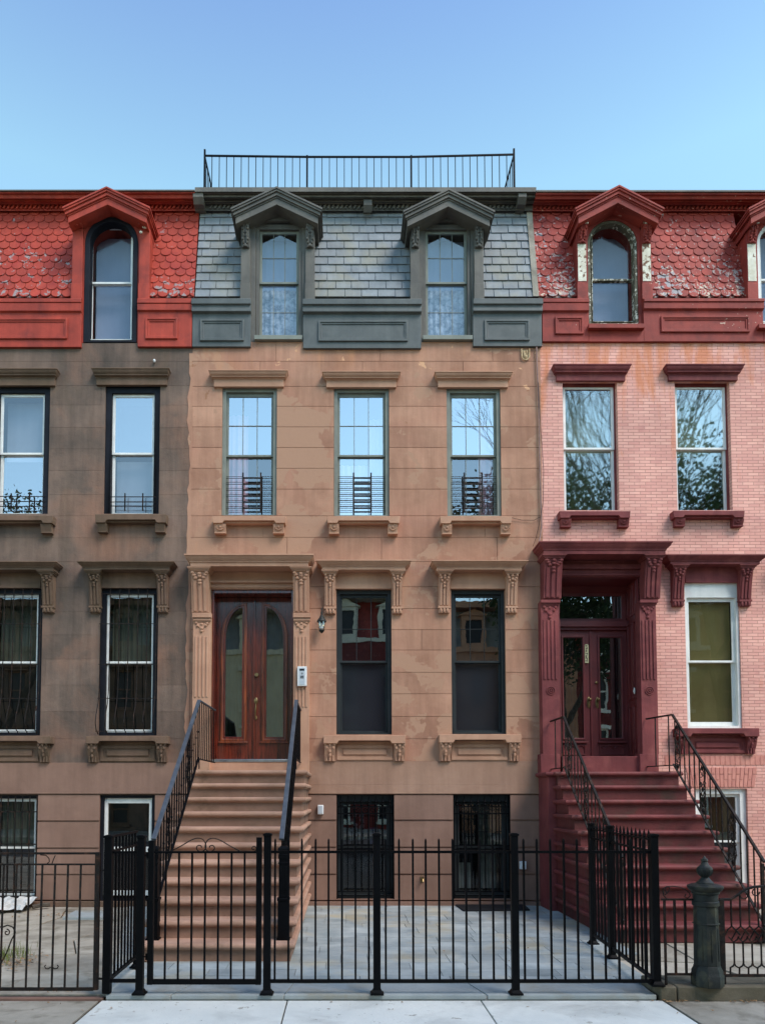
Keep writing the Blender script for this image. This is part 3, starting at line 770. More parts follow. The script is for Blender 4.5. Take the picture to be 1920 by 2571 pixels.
# basement windows behind wrought iron grilles
for i, b in enumerate(WF):
    w, (a0, a1, c0, c1) = dh_window(HC, b, .10, M['slatewin'], M['slatewin'], M['g_dim'], M['g_dimmer'], Z_(2126, .1), cw=.05, ct=.12, cb=.06, sw=.07, st=.05, sb=.05, mun=((5,3),None), sdep=.06)
    x0, x1, z0, z1 = b
    gm = MB(); y = .045
    zt, zt2, zm, zbm = Z_(2026), Z_(2043), Z_(2124), Z_(2239)
    for z in (zt, zt2, zm, zm-.06, zbm, zbm-.07): gm.box(x0, x1, y-.010, y+.010, z-.010, z+.010)
    nb = 8
    for k in range(nb):
        x = x0+.07+(x1-x0-.14)*k/(nb-1)
        gm.box(x-.008, x+.008, y-.008, y+.008, zbm, zt)
        gm.lathe([(.010, zt+.01), (.022, zt+.04), (.010, zt+.055), (.026, zt+.085), (.012, zt+.12), (.002, zt+.19)], x, y, 6)
        if k < nb-1:
            xm = x+(x1-x0-.14)/(nb-1)/2; zc = (zt+zt2)/2; r = .032
            gm.tube([(xm+r*math.cos(a*.6)*(1-a*.06), y, zc+r*math.sin(a*.6)*(1-a*.06)) for a in range(12)], .006, 4)
    for x in (x0+.012, x1-.012): gm.box(x-.012, x+.012, y-.012, y+.012, z0, z1)
    gm.build('window_grille', M['black'], w)
    if i == 1:
        curtain(w, a1-.36, a1-.06, Z_(2236), c1-.04, .34, M['greencurt'], amp=.02)
        curtain(w, a0+.02, a0+.22, Z_(2236), Z_(2170), .34, M['greencurt'], amp=.01)
    board(w, a0-.03, a1+.03, c0-.05, c1+.05, .9, M['reveal'], 'dark_room_board')  # near-black board painting the unlit basement room
    if i == 0:
        mm = MB(); rnd = random.Random(4)
        for k in range(40):
            mm.blob(a0+.08+rnd.random()*.27, .36+rnd.random()*.06, Z_(2112)+rnd.random()*.42, .02+rnd.random()*.02, .02, .03, 5, 3)
        mm.build('hanging_clutter', M['shade2'], w)
        board(w, a0+.42, a0+.58, Z_(2122), Z_(2080), .4, surf('blue_cloth', s3(40,70,120), s3(30,56,100)), 'blue_cloth')
# ---- door surround
def pilaster(parent, ua, ub, vcap, vleaf, vfl0, vfl1, vbase, y, mat, ros=None):
    x0, x1 = X_(ua, 1700, y), X_(ub, 1700, y); mb = MB(); w = x1-x0; xc = (x0+x1)/2
    zb = Z_(vbase, y); zc0, zc1 = Z_(vcap[1], y), Z_(vcap[0], y)
    mb.box(x0, x1, y, .011, zb, zc1-.001)
    zm = zc0+(zc1-zc0)*.45
    mb.box(x0-.008, x1+.02, y-.055, y+.05, zm, zc1+.004); mb.box(x0, x1+.008, y-.035, y+.05, zc0+.012, zm-.01); mb.box(x0+.01, x1-.006, y-.018, y+.05, zc0-.014, zc0+.004)
    zl = Z_(vleaf, y)
    leafs(mb, xc, zc0-.035, zl, w*.8, lambda z: y-.006, 4)
    mb.prism([(xc-w*.36, zc0-.02), (xc+w*.36, zc0-.02), (xc+.01, zl+.02), (xc-.01, zl+.02)], y-.012, y+.01)
    za, zd = Z_(vfl0, y), Z_(vfl1, y)
    for k in (-1.5, -.5, .5, 1.5): mb.box(xc+k*w*.22-w*.055, xc+k*w*.22+w*.055, y-.014, y+.01, zd, za)
    if ros:
        zr = Z_(ros, y); r = .068
        for k in range(12):
            an = 2*math.pi*k/12; mb.blob(xc+math.cos(an)*r*.55, y-.006, zr+math.sin(an)*r*.55, .014, .014, .014, 5, 3)
        mb.tube([(xc+math.cos(2*math.pi*k/20)*r, y-.004, zr+math.sin(2*math.pi*k/20)*r) for k in range(21)], .010, 4)
        mb.blob(xc, y-.006, zr, .018, .018, .018)
    return mb.build('pilaster', mat, parent, bevel=.003)
def big_hood(house, *a, pbm=.06, **k):
    global console
    old = console
    def con2(mb, x0, x1, zt, zb, pt, pb, y0=0., leaf=True, foot=True): old(mb, x0, x1, zt, zb, pt, pbm, y0, leaf, False)
    console = con2
    try: return hood_big(house, *a, **k)
    finally: console = old
DS = big_hood(HC, 464, 789, 1390, 1424, [(484, 527), (737, 776.5)], 1541, (1430, 1479), M['browntrim'], pj=.44, pc=.30, name='door_surround', pbm=.17)
pilaster(DS, 484, 527.5, (1541, 1561), 1584, 1598, 1750, 1936, -.15, M['browntrim'])
pilaster(DS, 736.5, 776.5, (1541, 1561), 1584, 1598, 1775, 1942, -.15, M['browntrim'])
mb = MB(); xa, xb = X_(527, 1479), X_(737, 1479); zf = Z_(1479)
mb.box(xa, xb, -.05, -.031, zf+.01, zf+.05); mb.box(xa, xb, -.08, -.031, zf+.09, zf+.13); mb.build('lintel_moulding', M['browntrim'], DS, bevel=.004)
# ---- entrance doors
FD = thing_part('entrance', HC, (X_(635, 1700, .3), .3, 2.4))
yd = .31; zd0 = Z_(1908, yd); zd1 = DOOR[3]-.0
x0, x1 = DOOR[0], DOOR[1]
mb = MB(); mb.box(x0, x0+.045, .02, .40, 2.2, zd1); mb.box(x1-.045, x1, .02, .40, 2.2, zd1); mb.box(x0+.045, x1-.045, .02, .40, zd1-.06, zd1)
mb.build('door_frame', M['wood'], FD, bevel=.004)
xm = (x0+x1)/2
def shape_glass(side):
    g0, g1 = X_(566, 1700, yd), X_(608, 1700, yd)
    if side > 0: g0, g1 = 2*xm-g0, 2*xm-g1
    zb_, zt_, zsp = Z_(1850, yd), Z_(1526, yd), Z_(1606, yd)
    pts = [(g1, zb_), (g1, zt_)]
    for k in range(1, 10):
        an = math.pi/2*k/9; pts.append((g1+(g0-g1)*math.sin(an), zsp+(zt_-zsp)*math.cos(an)))
    pts.append((g0, zb_)); return pts
def scale_sh(pts, d):
    xs = [p[0] for p in pts]; zs_ = [p[1] for p in pts]; cx = (min(xs)+max(xs))/2; cz = (min(zs_)+max(zs_))/2
    kx = (max(xs)-min(xs)+2*d)/(max(xs)-min(xs)); kz = (max(zs_)-min(zs_)+2*d)/(max(zs_)-min(zs_))
    return [(cx+(p[0]-cx)*kx, cz+(p[1]-cz)*kz) for p in pts]
for side in (-1, 1):
    g = shape_glass(side)
    lx0 = x0+.047 if side < 0 else x1-.047; lxc = xm-.004*(-side) if side > 0 else xm-.004
    lxc = xm+side*.004
    gi = scale_sh(g, .075)
    out = [(lxc, zd0), (lxc, zd1-.065)]
    for k in range(1, 10):
        t = k/9.
        out.append((lxc+(lx0-lxc)*min(1, t/.55), zd1-.065 if t <= .55 else (zd1-.065)+(gi[11-0][1]-(zd1-.065))*0+(Z_(1606, yd)-(zd1-.065))*(t-.55)/.45))
    out.append((lx0, zd0))
    mb = MB(); mb.ring(gi, out, yd, yd+.045)
    leaf = mb.build('door_leaf', M['wood'], FD, bevel=.003, smooth=False)
    mb = MB(); mb.ring(scale_sh(g, .035), scale_sh(g, .08), yd-.022, yd+.03); mb.build('glass_moulding', M['woodlight'], FD, bevel=.008)
    mb = MB(); mb.ring(g, scale_sh(g, .037), yd-.008, yd+.03); mb.build('glass_moulding', M['wood'], FD, bevel=.004)
    mb = MB(); mb.add([(p[0], yd+.02+side*.001*p[0], p[1]) for p in scale_sh(g, .01)], [list(range(len(g)))]); mb.build('pane', M['g_door'], FD, smooth=False)
    mb = MB(); a, b_ = sorted((scale_sh(g, .085)[1][0], scale_sh(g, .085)[-1][0])); zz = scale_sh(g, .08)[0][1]
    mb.box(a-.02, b_+.02, yd-.035, yd+.005, zz-.03, zz-.001); mb.build('glass_moulding', M['woodlight'], FD, bevel=.006)
mb = MB(); mb.box(xm-.022, xm+.022, yd-.022, yd+.004, zd0+.01, zd1-.07); mb.build('astragal', M['wood'], FD, bevel=.006)
mb = MB(); mb.box(x0+.02, x1-.02, -.04, .36, zd0-.05, zd0-.004); mb.build('threshold', M['steel'], FD, bevel=.004)
mb = MB(); mb.box(x0-.0, x1+.0, -.03, .38, 2.2, zd0-.051); mb.build('sill_stone', M['browntrim'], FD, bevel=.005)
mb = MB(); xk = X_(645, 1700, yd); zk = Z_(1695, yd)
mb.add([], [])
for k in range(1):
    pts = [(xk, yd-.05, zk), (xk, yd, zk)]; mb.tube(pts, .034, 14)
xh = X_(643.5, 1700, yd)
mb.blob(xh, yd-.02, Z_(1760, yd), .035, .018, .06, 12, 8)
mb.tube([(xh, yd-.03, Z_(1768, yd)), (xh+.005, yd-.07, Z_(1775, yd)), (xh, yd-.075, Z_(1785, yd)), (xh-.005, yd-.06, Z_(1796, yd)), (xh, yd-.02, Z_(1802, yd))], .012, 8)
mb.blob(xh, yd-.015, Z_(1803, yd), .022, .014, .035, 10, 6)
mb.build('door_handle', M['brass'], FD)
board(FD, x0-.05, x1+.05, 2.1, zd1, 1.4, M['interior'], 'hall_backing')
curtain(FD, x0+.08, x0+.42, zd0, zd1-.2, .55, M['greencurt'], 'door_curtain')
curtain(FD, xm+.2, x1-.08, zd0, zd1-.2, .55, M['greencurt'], 'door_curtain', ph=2)
# ---- stoop
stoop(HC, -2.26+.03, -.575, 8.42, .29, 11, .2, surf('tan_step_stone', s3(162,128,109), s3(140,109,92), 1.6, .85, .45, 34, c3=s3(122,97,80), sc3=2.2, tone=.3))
# ---- mansard
yb_, yt_ = .06, .45
zmb, zmt = Z_(747, yb_), Z_(528, yt_)
dC = [(697.5, 92.5), (1121.5, 91.5)]
def dext(uc, hw): return X_(uc-hw, 650, -.05)+.035, X_(uc+hw, 650, -.05)-.035
e = [dext(*d) for d in dC]
for xr_ in [(XP0+.02, e[0][0]), (e[0][1], e[1][0]), (e[1][1], XP1-.10)]:
    mb = MB(); slates(mb, [xr_], zmb, zmt, yb_, yt_, 11, .285); mb.build('mansard_roof', M['slate'], HC, smooth=False)
mb = MB(); mb.prism([(.05, zmb), (.02, zmb), (.41, zmt), (.5, zmt)], XP1-.10, XP1-.0, 'x'); mb.build('party_flashing', M['oldcon'], HC)
profC = [(.10,470),(.10,481),(.13,482),(.14,486),(.17,487.5),(.18,495),(.21,496),(.215,499),(.26,500.5),(.26,506),(.30,508),(.31,512),(.36,513),(.36,529),(.42,530)]
cn = cornice(HC, XP0-.015, XP1+.0, profC, M['greytrim'])
ropes(cn, (XP0+.2, XP1-.2), 515, 526, .36, M['greytrim'])
for (a, b) in ((485, 511), (1300, 1321), (913, 934)):
    mb = MB(); xa, xb = X_(a, 500, .15), X_(b, 500, .15); z1, z0 = Z_(483 if a != 913 else 495, .15), Z_(529, .34)
    y = .125 if a != 913 else .2
    mb.prism([(.5, z1), (y, z1), (y, z1-.10), (y+.08, z1-.18), (.33, z0+.02), (.33, z0), (.5, z0)], xa, xb, 'x'); mb.build('bracket', M['greytrim'], cn, bevel=.005)
for i, (uc, hw) in enumerate(dC):
    dm, xc = dormer(HC, uc, hw, (467, 472)[i], (521, 528)[i], 115, 24, 544, 752, 618, (M['greytrim'], M['greytrim']), hwin=(642, 758) if i == 0 else (1061, 1182), vwin=(556, 858))
    b = dw[i]; b = (b[0]+.002, b[1]-.002, Z_(847), b[3])
    mbx = MB(); mbx.box(b[0]-.01, b[1]+.01, -.07, .2, Z_(858)+.002, Z_(847)-.001); mbx.build('sill', M['greywin'], dm, bevel=.004)
    w, (a0, a1, c0, c1) = dh_window(HC, b, .03, M['greytrim'], M['greywin'], M['g_dorm'], M['g_dorm'], Z_(712, .1), cw=.055, ct=.09, cb=.01, sw=.045, st=.05, sb=.02, mun=((3,2),(3,2)), mfront=True, tU=.004, tL=.002)
    board(w, a0-.03, a1+.03, c0-.05, c1+.05, .46, M['interior'], 'room_backing')
    curtain(w, a0-.02, a1+.02, c0-.02, Z_(705), .26, M['lace'], 'lace_curtain', .012)
    curtain(w, a0-.02, a1+.02, Z_(704), c1+.02, .30, M['shade'], 'window_shade', .003)
panel_block(HC, 483, 629.5, 748, 762, 782, 870, (503, 803, 613, 857), M['greypanel'])
panel_block(HC, 761, 1057, 749, 763, 783, 874, (799, 806, 1023, 858), M['greypanel'])
panel_block(HC, 1187.5, 1360, 748, 762, 781, 869, (1215, 804, 1328, 856), M['greypanel'])

# ------------------------------------------------ left house
HL = thing('brownstone_house', (XP0-3, 0, 0), 'dark weathered brownstone house with white window frames under a bright red mansard', 'house', 'row houses in the terrace')
shell(HL, XL, XP0, M['interior'])
LA = [BX(-20, 967, 124, 1290), BX(263, 967.5, 401, 1290), BX(-303, 967, -161, 1290)]
LD = [BX(-38, 1477, 105, 1846.6), BX(250, 1476.7, 396, 1846.6), BX(-328, 1477, -185, 1846.6)]
LF = [BX(-60, 1996, 94, 2256), BX(249, 1996, 388, 2250)]
LF[1] = (LF[1][0], LF[1][1], Z_(2262), LF[1][3])
opsL = LA+LD+LF
vl = [861, 908, 968, 1017, 1073, 1127, 1182, 1242, 1295, 1350, 1410, 1475, 1535, 1594, 1655, 1720, 1786, 1855, 1915]
zl = sorted(Z_(v) for v in vl)
def jlf(i):
    r = random.Random(i*7+1); js = []; x = XL+r.uniform(.6, 2)
    while x < XP0: js.append(x); x += r.uniform(1.6, 3.2)
    return js if i % 3 == 0 else []
mb = MB(); ashlar(mb, XL, XP0, zl, jlf, opsL, .0032, .006)
mb.build('front_wall', M['dark'], HL, smooth=False)
mb = MB()
for r_ in rects(XL, XP0, zb0, zl[0]-.001, []): mb.box(r_[0], r_[1], -.02, .3, r_[2], r_[3])
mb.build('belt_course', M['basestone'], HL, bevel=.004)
zs3 = sorted(Z_(v) for v in (1995, 2062, 2130, 2196, 2261)); zs3[-1] = zb0-.002
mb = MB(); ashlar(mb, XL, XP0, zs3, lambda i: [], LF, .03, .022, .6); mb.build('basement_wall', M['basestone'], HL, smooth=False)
mb = MB(); mb.box(XL, XP0, -.04, .3, -.06, zs3[0]-.012); mb.build('plinth', M['darktrim'], HL, bevel=.005)
for i, b in enumerate(LA):
    w, (a0, a1, c0, c1) = dh_window(HL, b, .03, M['navy'], M['white'], (M['g_screen'], M['g_left'])[i % 2], (M['g_left'], M['g_screen'])[i % 2], Z_(1140, .1), cw=.105, ct=.12, cb=.005, sw=.045, st=.05, sb=.05, tU=(-.004, .003)[i % 2], tL=(.012, .0)[i % 2])
    zc = Z_(1141)
    board(w, a0-.02, a1+.02, (zc if i == 0 else c0), (c1 if i == 0 else zc), .3, M['shade2'] if i == 0 else M['shade2'], 'window_shade')
    board(w, a0-.03, a1+.03, c0-.05, c1+.05, .5, M['interior'], 'room_backing')
    gm = MB(); xs_ = ((27, 73), (313, 358), (-256, -210))[i]; hs = (1245, 1258, 1270) if i == 0 else (1246, 1259, 1269)
    for u in xs_: x = X_(u, 1260); gm.box(x-.010, x+.010, .02, .035, Z_(1281), Z_(1237))
    for v in hs: gm.box(b[0]+.1, b[1]-.06, .02, .03, Z_(v)-.006, Z_(v)+.006)
    gm.build('window_guard', M['iron'], w)
hood_small(HL, -50, 153, -38, 141, 923.6, 943, 967.5, M['darktrim'])
hood_small(HL, 233.6, 430, 245, 420.7, 922.5, 943, 966, M['darktrim'])
hood_small(HL, -334, -131, -323, -143, 923.6, 943, 967.5, M['darktrim'])
sill_small(HL, -335, -149, 1294, 1313, [(-328, -303), (-180, -155)], 1338, M['darktrim'], carve=False)
hood_big(HL, -360, -135, 1408.5, 1432, [(-342, -312), (-186, -156)], 1537, (1440, 1476), M['darktrim'])
sill_big(HL, -365, -162, 1848, 1867, [(-360, -334), (-192, -168)], 1914, (-320, -210), M['darktrim'])
sill_small(HL, -52, 134, 1294, 1313, [(-45, -20), (103, 130)], 1338, M['darktrim'], carve=False)
sill_small(HL, 239, 419, 1291, 1312, [(246, 269), (390, 414)], 1336, M['darktrim'], carve=False)
for i, b in enumerate(LD):
    w, (a0, a1, c0, c1) = dh_window(HL, b, .04, M['navy'], M['white'], M['g_low'], M['g_low'], Z_(1663, .1), cw=.09, ct=.085, cb=.06, sw=.04, st=.05, sb=.05)
    board(w, a0-.03, a1+.03, c0-.05, c1+.05, .5, M['reveal'], 'dark_room_board')  # near-black sheet in place of the dark room
    curtain(w, a0-.02, a1+.02, Z_(1660), c1+.02, .36, M['greencurt'], amp=.012)
    gm = MB(); x0, x1, z0, z1 = b
    nb = 7
    zlo = Z_(1846)+.0
    for k in range(nb):
        x = x0+.02+(x1-x0-.04)*k/(nb-1)
        pts = [(x, -.02, z1+.01), (x, -.03, z1-.4), (x, -.04, z0+1.1), (x, -.05, z0+.75), (x, -.10, z0+.52), (x, -.19, z0+.33), (x, -.22, z0+.20), (x, -.17, z0+.08), (x, -.06, z0+.02)]
        gm.tube(pts, .0085, 5)
    for (z, y) in ((z1-.10, -.02), (z1-.62, -.035), (z0+1.20, -.04), (z0+.62, -.07), (z0+.06, -.15)): gm.box(x0, x1, y-.004, y+.012, z-.006, z+.006)
    gm.build('window_guard', M['iron'], w)
hood_big(HL, -70, 155, 1408.5, 1432, [(-52, -22), (104, 134)], 1537, (1440, 1476), M['darktrim'])
hood_big(HL, 197.7, 442, 1408, 1431.5, [(223, 251), (394, 421)], 1537, (1440, 1476), M['darktrim'])
sill_big(HL, -75, 128, 1848, 1867, [(-70, -44), (98, 122)], 1914, (-30, 80), M['darktrim'])
sill_big(HL, 216, 422.5, 1848, 1867, [(220.5, 244.7), (394, 418)], 1914, (268, 372), M['darktrim'])
# basement
b = LF[0]
w, (a0, a1, c0, c1) = dh_window(HL, b, .06, M['navy'], M['white'], M['g_low'], M['g_low'], Z_(2128, .1), cw=.05, ct=.06, cb=.03, sw=.05, st=.05, sb=.06)
board(w, a0, a1, c0, c1, .45, M['reveal'], 'dark_room_board'); curtain(w, a0+.2, a1, Z_(2128), c1, .32, M['greencurt'])  # dark board in place of the unlit room; curtain hangs before it
gm = MB()
for k in range(9):
    x = b[0]+.04+(b[1]-b[0]-.06)*k/8; gm.box(x-.008, x+.008, .0, .016, b[2]+.02, b[3]-.02)
for z in (b[3]-.28, b[2]+.9, b[2]+.1): gm.box(b[0], b[1], .0, .012, z-.01, z+.01)
gm.build('window_guard', M['iron'], w)
b = LF[1]; x0, x1, z0, z1 = b
BD = thing_part('basement_door', HL, ((x0+x1)/2, .1, z0))
mb = MB(); mb.frame(x0, x1, z0, z1, .06, .04, .25, .05, .02); mb.build('door_frame', M['navy'], BD, bevel=.003)
mb = MB(); mb.frame(x0+.06, x1-.06, z0+.08, z1-.05, .055, .08, .13, .09, .08); mb.box(x0+.115, x1-.115, .085, .125, Z_(2140), Z_(2127)); mb.build('door_leaf', M['white'], BD, bevel=.003)
pane(BD, x0+.11, x1-.11, Z_(2127), z1-.13, .11, M['g_low']); pane(BD, x0+.11, x1-.11, z0+.15, Z_(2140), .112, M['g_dimmer'])
board(BD, x0, x1, z0+.02, z1-.02, .5, M['reveal'], 'hall_backing')
# mansard, left
dl = (279, 97)
e = dext(*dl)
for xr_ in [(XL, e[0]), (e[1], XP0-.0)]:
    mb = MB(); slates(mb, [xr_], zmb, zmt, yb_, yt_, 13, .187, fish=True); mb.build('mansard_roof', M['redL'], HL)
profL = [(.12,480),(.12,485),(.15,487),(.18,498),(.23,501),(.23,505),(.30,507),(.32,513),(.36,514),(.36,529),(.42,531)]
cn = cornice(HL, XL, XP0-.016, profL, M['redLtrim']); ropes(cn, (XL+.2, XP0-.03), 516, 526, .36, M['redLtrim'])
mb = MB(); mb.box(XL, XP0-.018, .09, 1.25, Z_(480, .1)+.001, Z_(477, .1)); mb.build('roof_flashing', M['greytrim'], cn)
dm, xc = dormer(HL, 279, 97, 467, 518.5, 110, 27, 546, 752, 560, (M['redLtrim'], M['redLtrim']), arch=(213, 346, 546, 861))
def arch_ring(ua, ub, vt, vb, w, y0, y1, yref=0.):
    xa, xb = X_(ua, 700, yref), X_(ub, 700, yref); xm = (xa+xb)/2; r = (xb-xa)/2; zs_ = Z_(vt, yref)-r; z0 = Z_(vb, yref)
    f = lambda rr, zz: [(xm-rr, zz)]+[(xm-rr*math.cos(math.pi*k/22), zs_+rr*math.sin(math.pi*k/22)) for k in range(23)]+[(xm+rr, zz)]
    mb = MB(); mb.ring(f(r-w, z0), f(r, z0), y0, y1, closed=False)
    mb.box(xa+w, xb-w, y0, y1, z0, z0+w*.35); return mb
arch_ring(213.2, 345.8, 546.2, 860, .085, .0-.012, .16).build('casing', M['navy'], dm, bevel=.004)
bw = BX(224, 563, 335.5, 857, .14)
w, (a0, a1, c0, c1) = dh_window(HL, bw, .10, M['white'], M['white'], M['g_dull'], M['g_dull'], Z_(710, .15), cw=.02, ct=.02, cb=.015, sw=.035, st=.035, sb=.04, tU=-.002)
board(w, a0-.02, a1+.02, c0, c1, .42, M['shade'], 'window_shade')
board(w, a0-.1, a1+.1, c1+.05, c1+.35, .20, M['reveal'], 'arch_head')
mb = MB(); rnd = random.Random(2); bx_ = BX(350, 545, 372, 592, -.09)
for k in range(16): mb.blob(rnd.uniform(bx_[0], bx_[1]), rnd.uniform(-.17, -.10), bx_[3]-abs(rnd.gauss(0, .09)), .016+rnd.random()*.02, .02, .02+rnd.random()*.03, 6, 3)
mb.build('peeled_patch', M['peel'], dm)
panel_block(HL, -60, 203.5, 748, 758, 781, 871, (-40, 800, 171, 852), M['redLtrim'], shelf=(.05,.04))
panel_block(HL, 346, 481.5, 748, 760, 779, 870, (366.5, 799, 447, 852), M['redLtrim'], shelf=(.05,.04))

# ------------------------------------------------ right house
HR = thing('brick_house', (XP1+3, 0, 0), 'pink painted brick house with peeling red mansard and dark red stoop', 'house', 'row houses in the terrace')
shell(HR, XP1, XR, M['interior'])
RA = [BX(1413.5, 955, 1551, 1281), BX(1696, 955, 1834, 1281), BX(1979, 955, 2117, 1281)]
RD = [BX(1721, 1463, 1858, 1829), BX(2009, 1463, 2146, 1829)]
RF = [BX(1745, 1980, 1878, 2250)]
ODOOR = BX(1403, 1449, 1606, 1930); ODOOR = (ODOOR[0], ODOOR[1], 2.1, ODOOR[3])
mb = MB()
for r_ in rects(XP1, XR, -.05, Z_(857), RA+RD+RF+[ODOOR]): mb.box(r_[0], r_[1], 0, .3, r_[2], r_[3])
mb.build('front_wall', M['pinkbrick'], HR, smooth=False)
mb = MB(); mb.tone = 0   # soldier course and flat arch
x = X_(1668, 1910); i = 0
while x < XR: mb.box(x, x+.078, -.008, .01, Z_(1921), Z_(1897)); x += .084
mb.build('soldier_course', surf('pink_brick_trim', s3(206,142,126), s3(190,124,112), 4, .82, .3, 40, tone=.05), HR, bevel=.003)
mb = MB(); xa, xb = X_(1728, 1950), X_(1892, 1950); za, zc = Z_(1976), Z_(1927); m = (xa+xb)/2; nn = 17
for k in range(nn):
    a, b_ = xa+(xb-xa)*k/nn+.004, xa+(xb-xa)*(k+1)/nn-.004
    f = lambda q: m+(q-m)*1.09
    spl = za+(zc-za)*(.35 if k % 2 else .65)
    g_ = lambda q, t: q+(f(q)-q)*t
    for (t0, t1) in ((0, (spl-za)/(zc-za)-.02), ((spl-za)/(zc-za)+.02, 1)):
        mb.prism([(g_(a, t0), za+(zc-za)*t0), (g_(b_, t0), za+(zc-za)*t0), (g_(b_, t1), za+(zc-za)*t1), (g_(a, t1), za+(zc-za)*t1)], -.010, .01)
mb.build('flat_arch', bpy.data.materials['pink_brick_trim'], HR, bevel=.003)
for i, b in enumerate(RA):
    w, (a0, a1, c0, c1) = dh_window(HR, b, .10, M['oxblood'], M['white'], M['g_right'], M['g_rlow'], Z_(1126, .1), cw=.03, ct=.07, cb=.0, sw=.045, st=.03, sb=.04, cdepth=.04, sdep=.0, tU=(.004, -.003, .001)[i], tL=(.02, .014, .01)[i])
    blind(w, a0-.02, a1+.02, (c0 if i == 0 else c0+.45), Z_(1128), .32, M['blindw'])
    board(w, a0-.03, a1+.03, Z_(1127), c1+.02, .33, M['reflhaze'], 'window_shade')  # added pale board, painting haze into the upper-pane reflections
    board(w, a0-.03, a1+.03, c0-.05, c1+.05, .55, M['interior'], 'room_backing')
hood_small(HR, 1382, 1579, 1394, 1566, 912.7, 935, 955.5, M['oxblood'])
hood_small(HR, 1665, 1863, 1674, 1847, 912.7, 935, 954.5, M['oxblood'])
hood_small(HR, 1948, 2147, 1957, 2130, 912.7, 935, 954.5, M['oxblood'])
sill_small(HR, 1972, 2152, 1282, 1299, [(1977, 2002), (2122, 2147)], 1321, M['oxblood'])
sill_small(HR, 1403.5, 1582, 1283, 1300, [(1407.5, 1432.6), (1552.5, 1578)], 1322.5, M['oxblood'])
sill_small(HR, 1689, 1868.5, 1282, 1299, [(1694, 1718.5), (1839, 1865)], 1321, M['oxblood'])
for b in RD:
  w, (a0, a1, c0, c1) = dh_window(HR, b, .03, M['white'], M['white'], M['g_blind'], M['g_blind'], Z_(1660, .06), cw=.045, ct=.25, cb=.05, sw=.055, st=.06, sb=.07, cdepth=.12)
  board(w, a0-.03, a1+.03, c0-.05, c1+.05, .55, M['reveal'], 'room_backing')
  blind(w, a0-.02, a1+.02, c0, c1, .175, M['blind'])
hood_big(HR, 1663, 1916, 1391.6, 1418, [(1689, 1718), (1857.6, 1887)], 1522, (1425, 1462), M['oxblood'], wall=-.001)
hood_big(HR, 1951, 2204, 1391.6, 1418, [(1977, 2006), (2145.6, 2175)], 1522, (1425, 1462), M['oxblood'], wall=-.001)
sill_big(HR, 1986, 2193, 1828, 1849, [(1990, 2012), (2162, 2185)], 1893, (2036, 2144), M['oxblood'], wall=-.001)
sill_big(HR, 1698, 1905, 1828, 1849, [(1702, 1724), (1874, 1897)], 1893, (1748, 1856), M['oxblood'], wall=-.001)
b = RF[0]
w, (a0, a1, c0, c1) = dh_window(HR, b, .05, M['white'], M['white'], M['g_low'], M['g_low'], Z_(2112, .1), cw=.10, ct=.09, cb=.05, sw=.05, st=.05, sb=.05)
board(w, a0-.03, a1+.03, c0-.05, c1+.05, .5, M['reveal'], 'room_backing'); curtain(w, a0, a1, Z_(2112), c1, .2, M['darkolive'], amp=.01)
# door surround
DR = big_hood(HR, 1337, 1672, 1358, 1393, [(1359.5, 1403.5), (1610, 1649)], 1508, (1400, 1449), M['oxblood'], pj=.46, pc=.33, name='door_surround', pbm=.21, wall=-.001)
pilaster(DR, 1359.5, 1403.5, (1508, 1521), 1549, 1557, 1706, 1893, -.19, M['oxblood'], ros=1734)
pilaster(DR, 1608, 1649, (1508, 1521), 1549, 1557, 1706, 1893, -.19, M['oxblood'], ros=1734)
for (ua, ub) in ((1357, 1406), (1606, 1653)):
    mb = MB(); mb.box(X_(ua, 1915, -.22), X_(ub, 1915, -.22), -.215, -.001, 2.2, Z_(1893, -.2)); mb.build('pilaster_base', M['oxblood'], DR, bevel=.006)
mb = MB(); xa, xb = X_(1403, 1449), X_(1606, 1449); zf = Z_(1449)
mb.box(xa, xb, -.06, -.031, zf+.01, zf+.05); mb.box(xa, xb, -.08, -.031, zf+.12, zf+.2); mb.build('lintel_moulding', M['oxblood'], DR, bevel=.004)
x0, x1 = ODOOR[0], ODOOR[1]; yd = .50
RDo = thing_part('entrance', HR, ((x0+x1)/2, yd, 2.3)); zt = ODOOR[3]
mb = MB(); mb.box(x0-.03, x0+.02, -.0, yd+.1, 2.2, zt+.0); mb.box(x1-.02, x1+.03, -.0, yd+.1, 2.2, zt); mb.box(x0+.02, x1-.02, -.0, yd+.1, zt-.02, zt+.03)
mb.build('door_frame', M['oxdoor'], RDo)
xr = x1-.02
mb = MB(); mbl = MB()   # panelled reveals
for (za, zc) in ((Z_(1895, .2), Z_(1770, .2)), (Z_(1755, .2), Z_(1560, .2)), (Z_(1545, .2), Z_(1465, .2))):
    for (ya, yc) in ((.04, .22), (.26, .45)):
        for (p, q, r__, s_) in ((ya, yc, za, za+.03), (ya, yc, zc-.03, zc), (ya, ya+.025, za+.03, zc-.03), (yc-.025, yc, za+.03, zc-.03)):
            mb.box(xr-.018, xr+.01, p, q, r__, s_)
            mbl.box(x0+.01, x0+.038, p, q, r__, s_)
mb.build('reveal_panelling', M['oxdoor'], RDo, bevel=.004); mbl.build('reveal_panelling', M['oxdoor'], RDo, bevel=.004)
xa, xb = x0+.02, xr
zb_, zt1, ztr0, ztr1 = Z_(1903, yd), Z_(1583, yd), Z_(1553, yd), Z_(1496, yd)
mb = MB(); mb.box(xa, xb, yd-.05, yd+.08, zt1, ztr0-.04); mb.box(xa, xb, yd-.09, yd-.05, zt1+.05, ztr0-.06); mb.box(xa, xb, yd-.02, yd+.08, ztr1+.03, zt); 
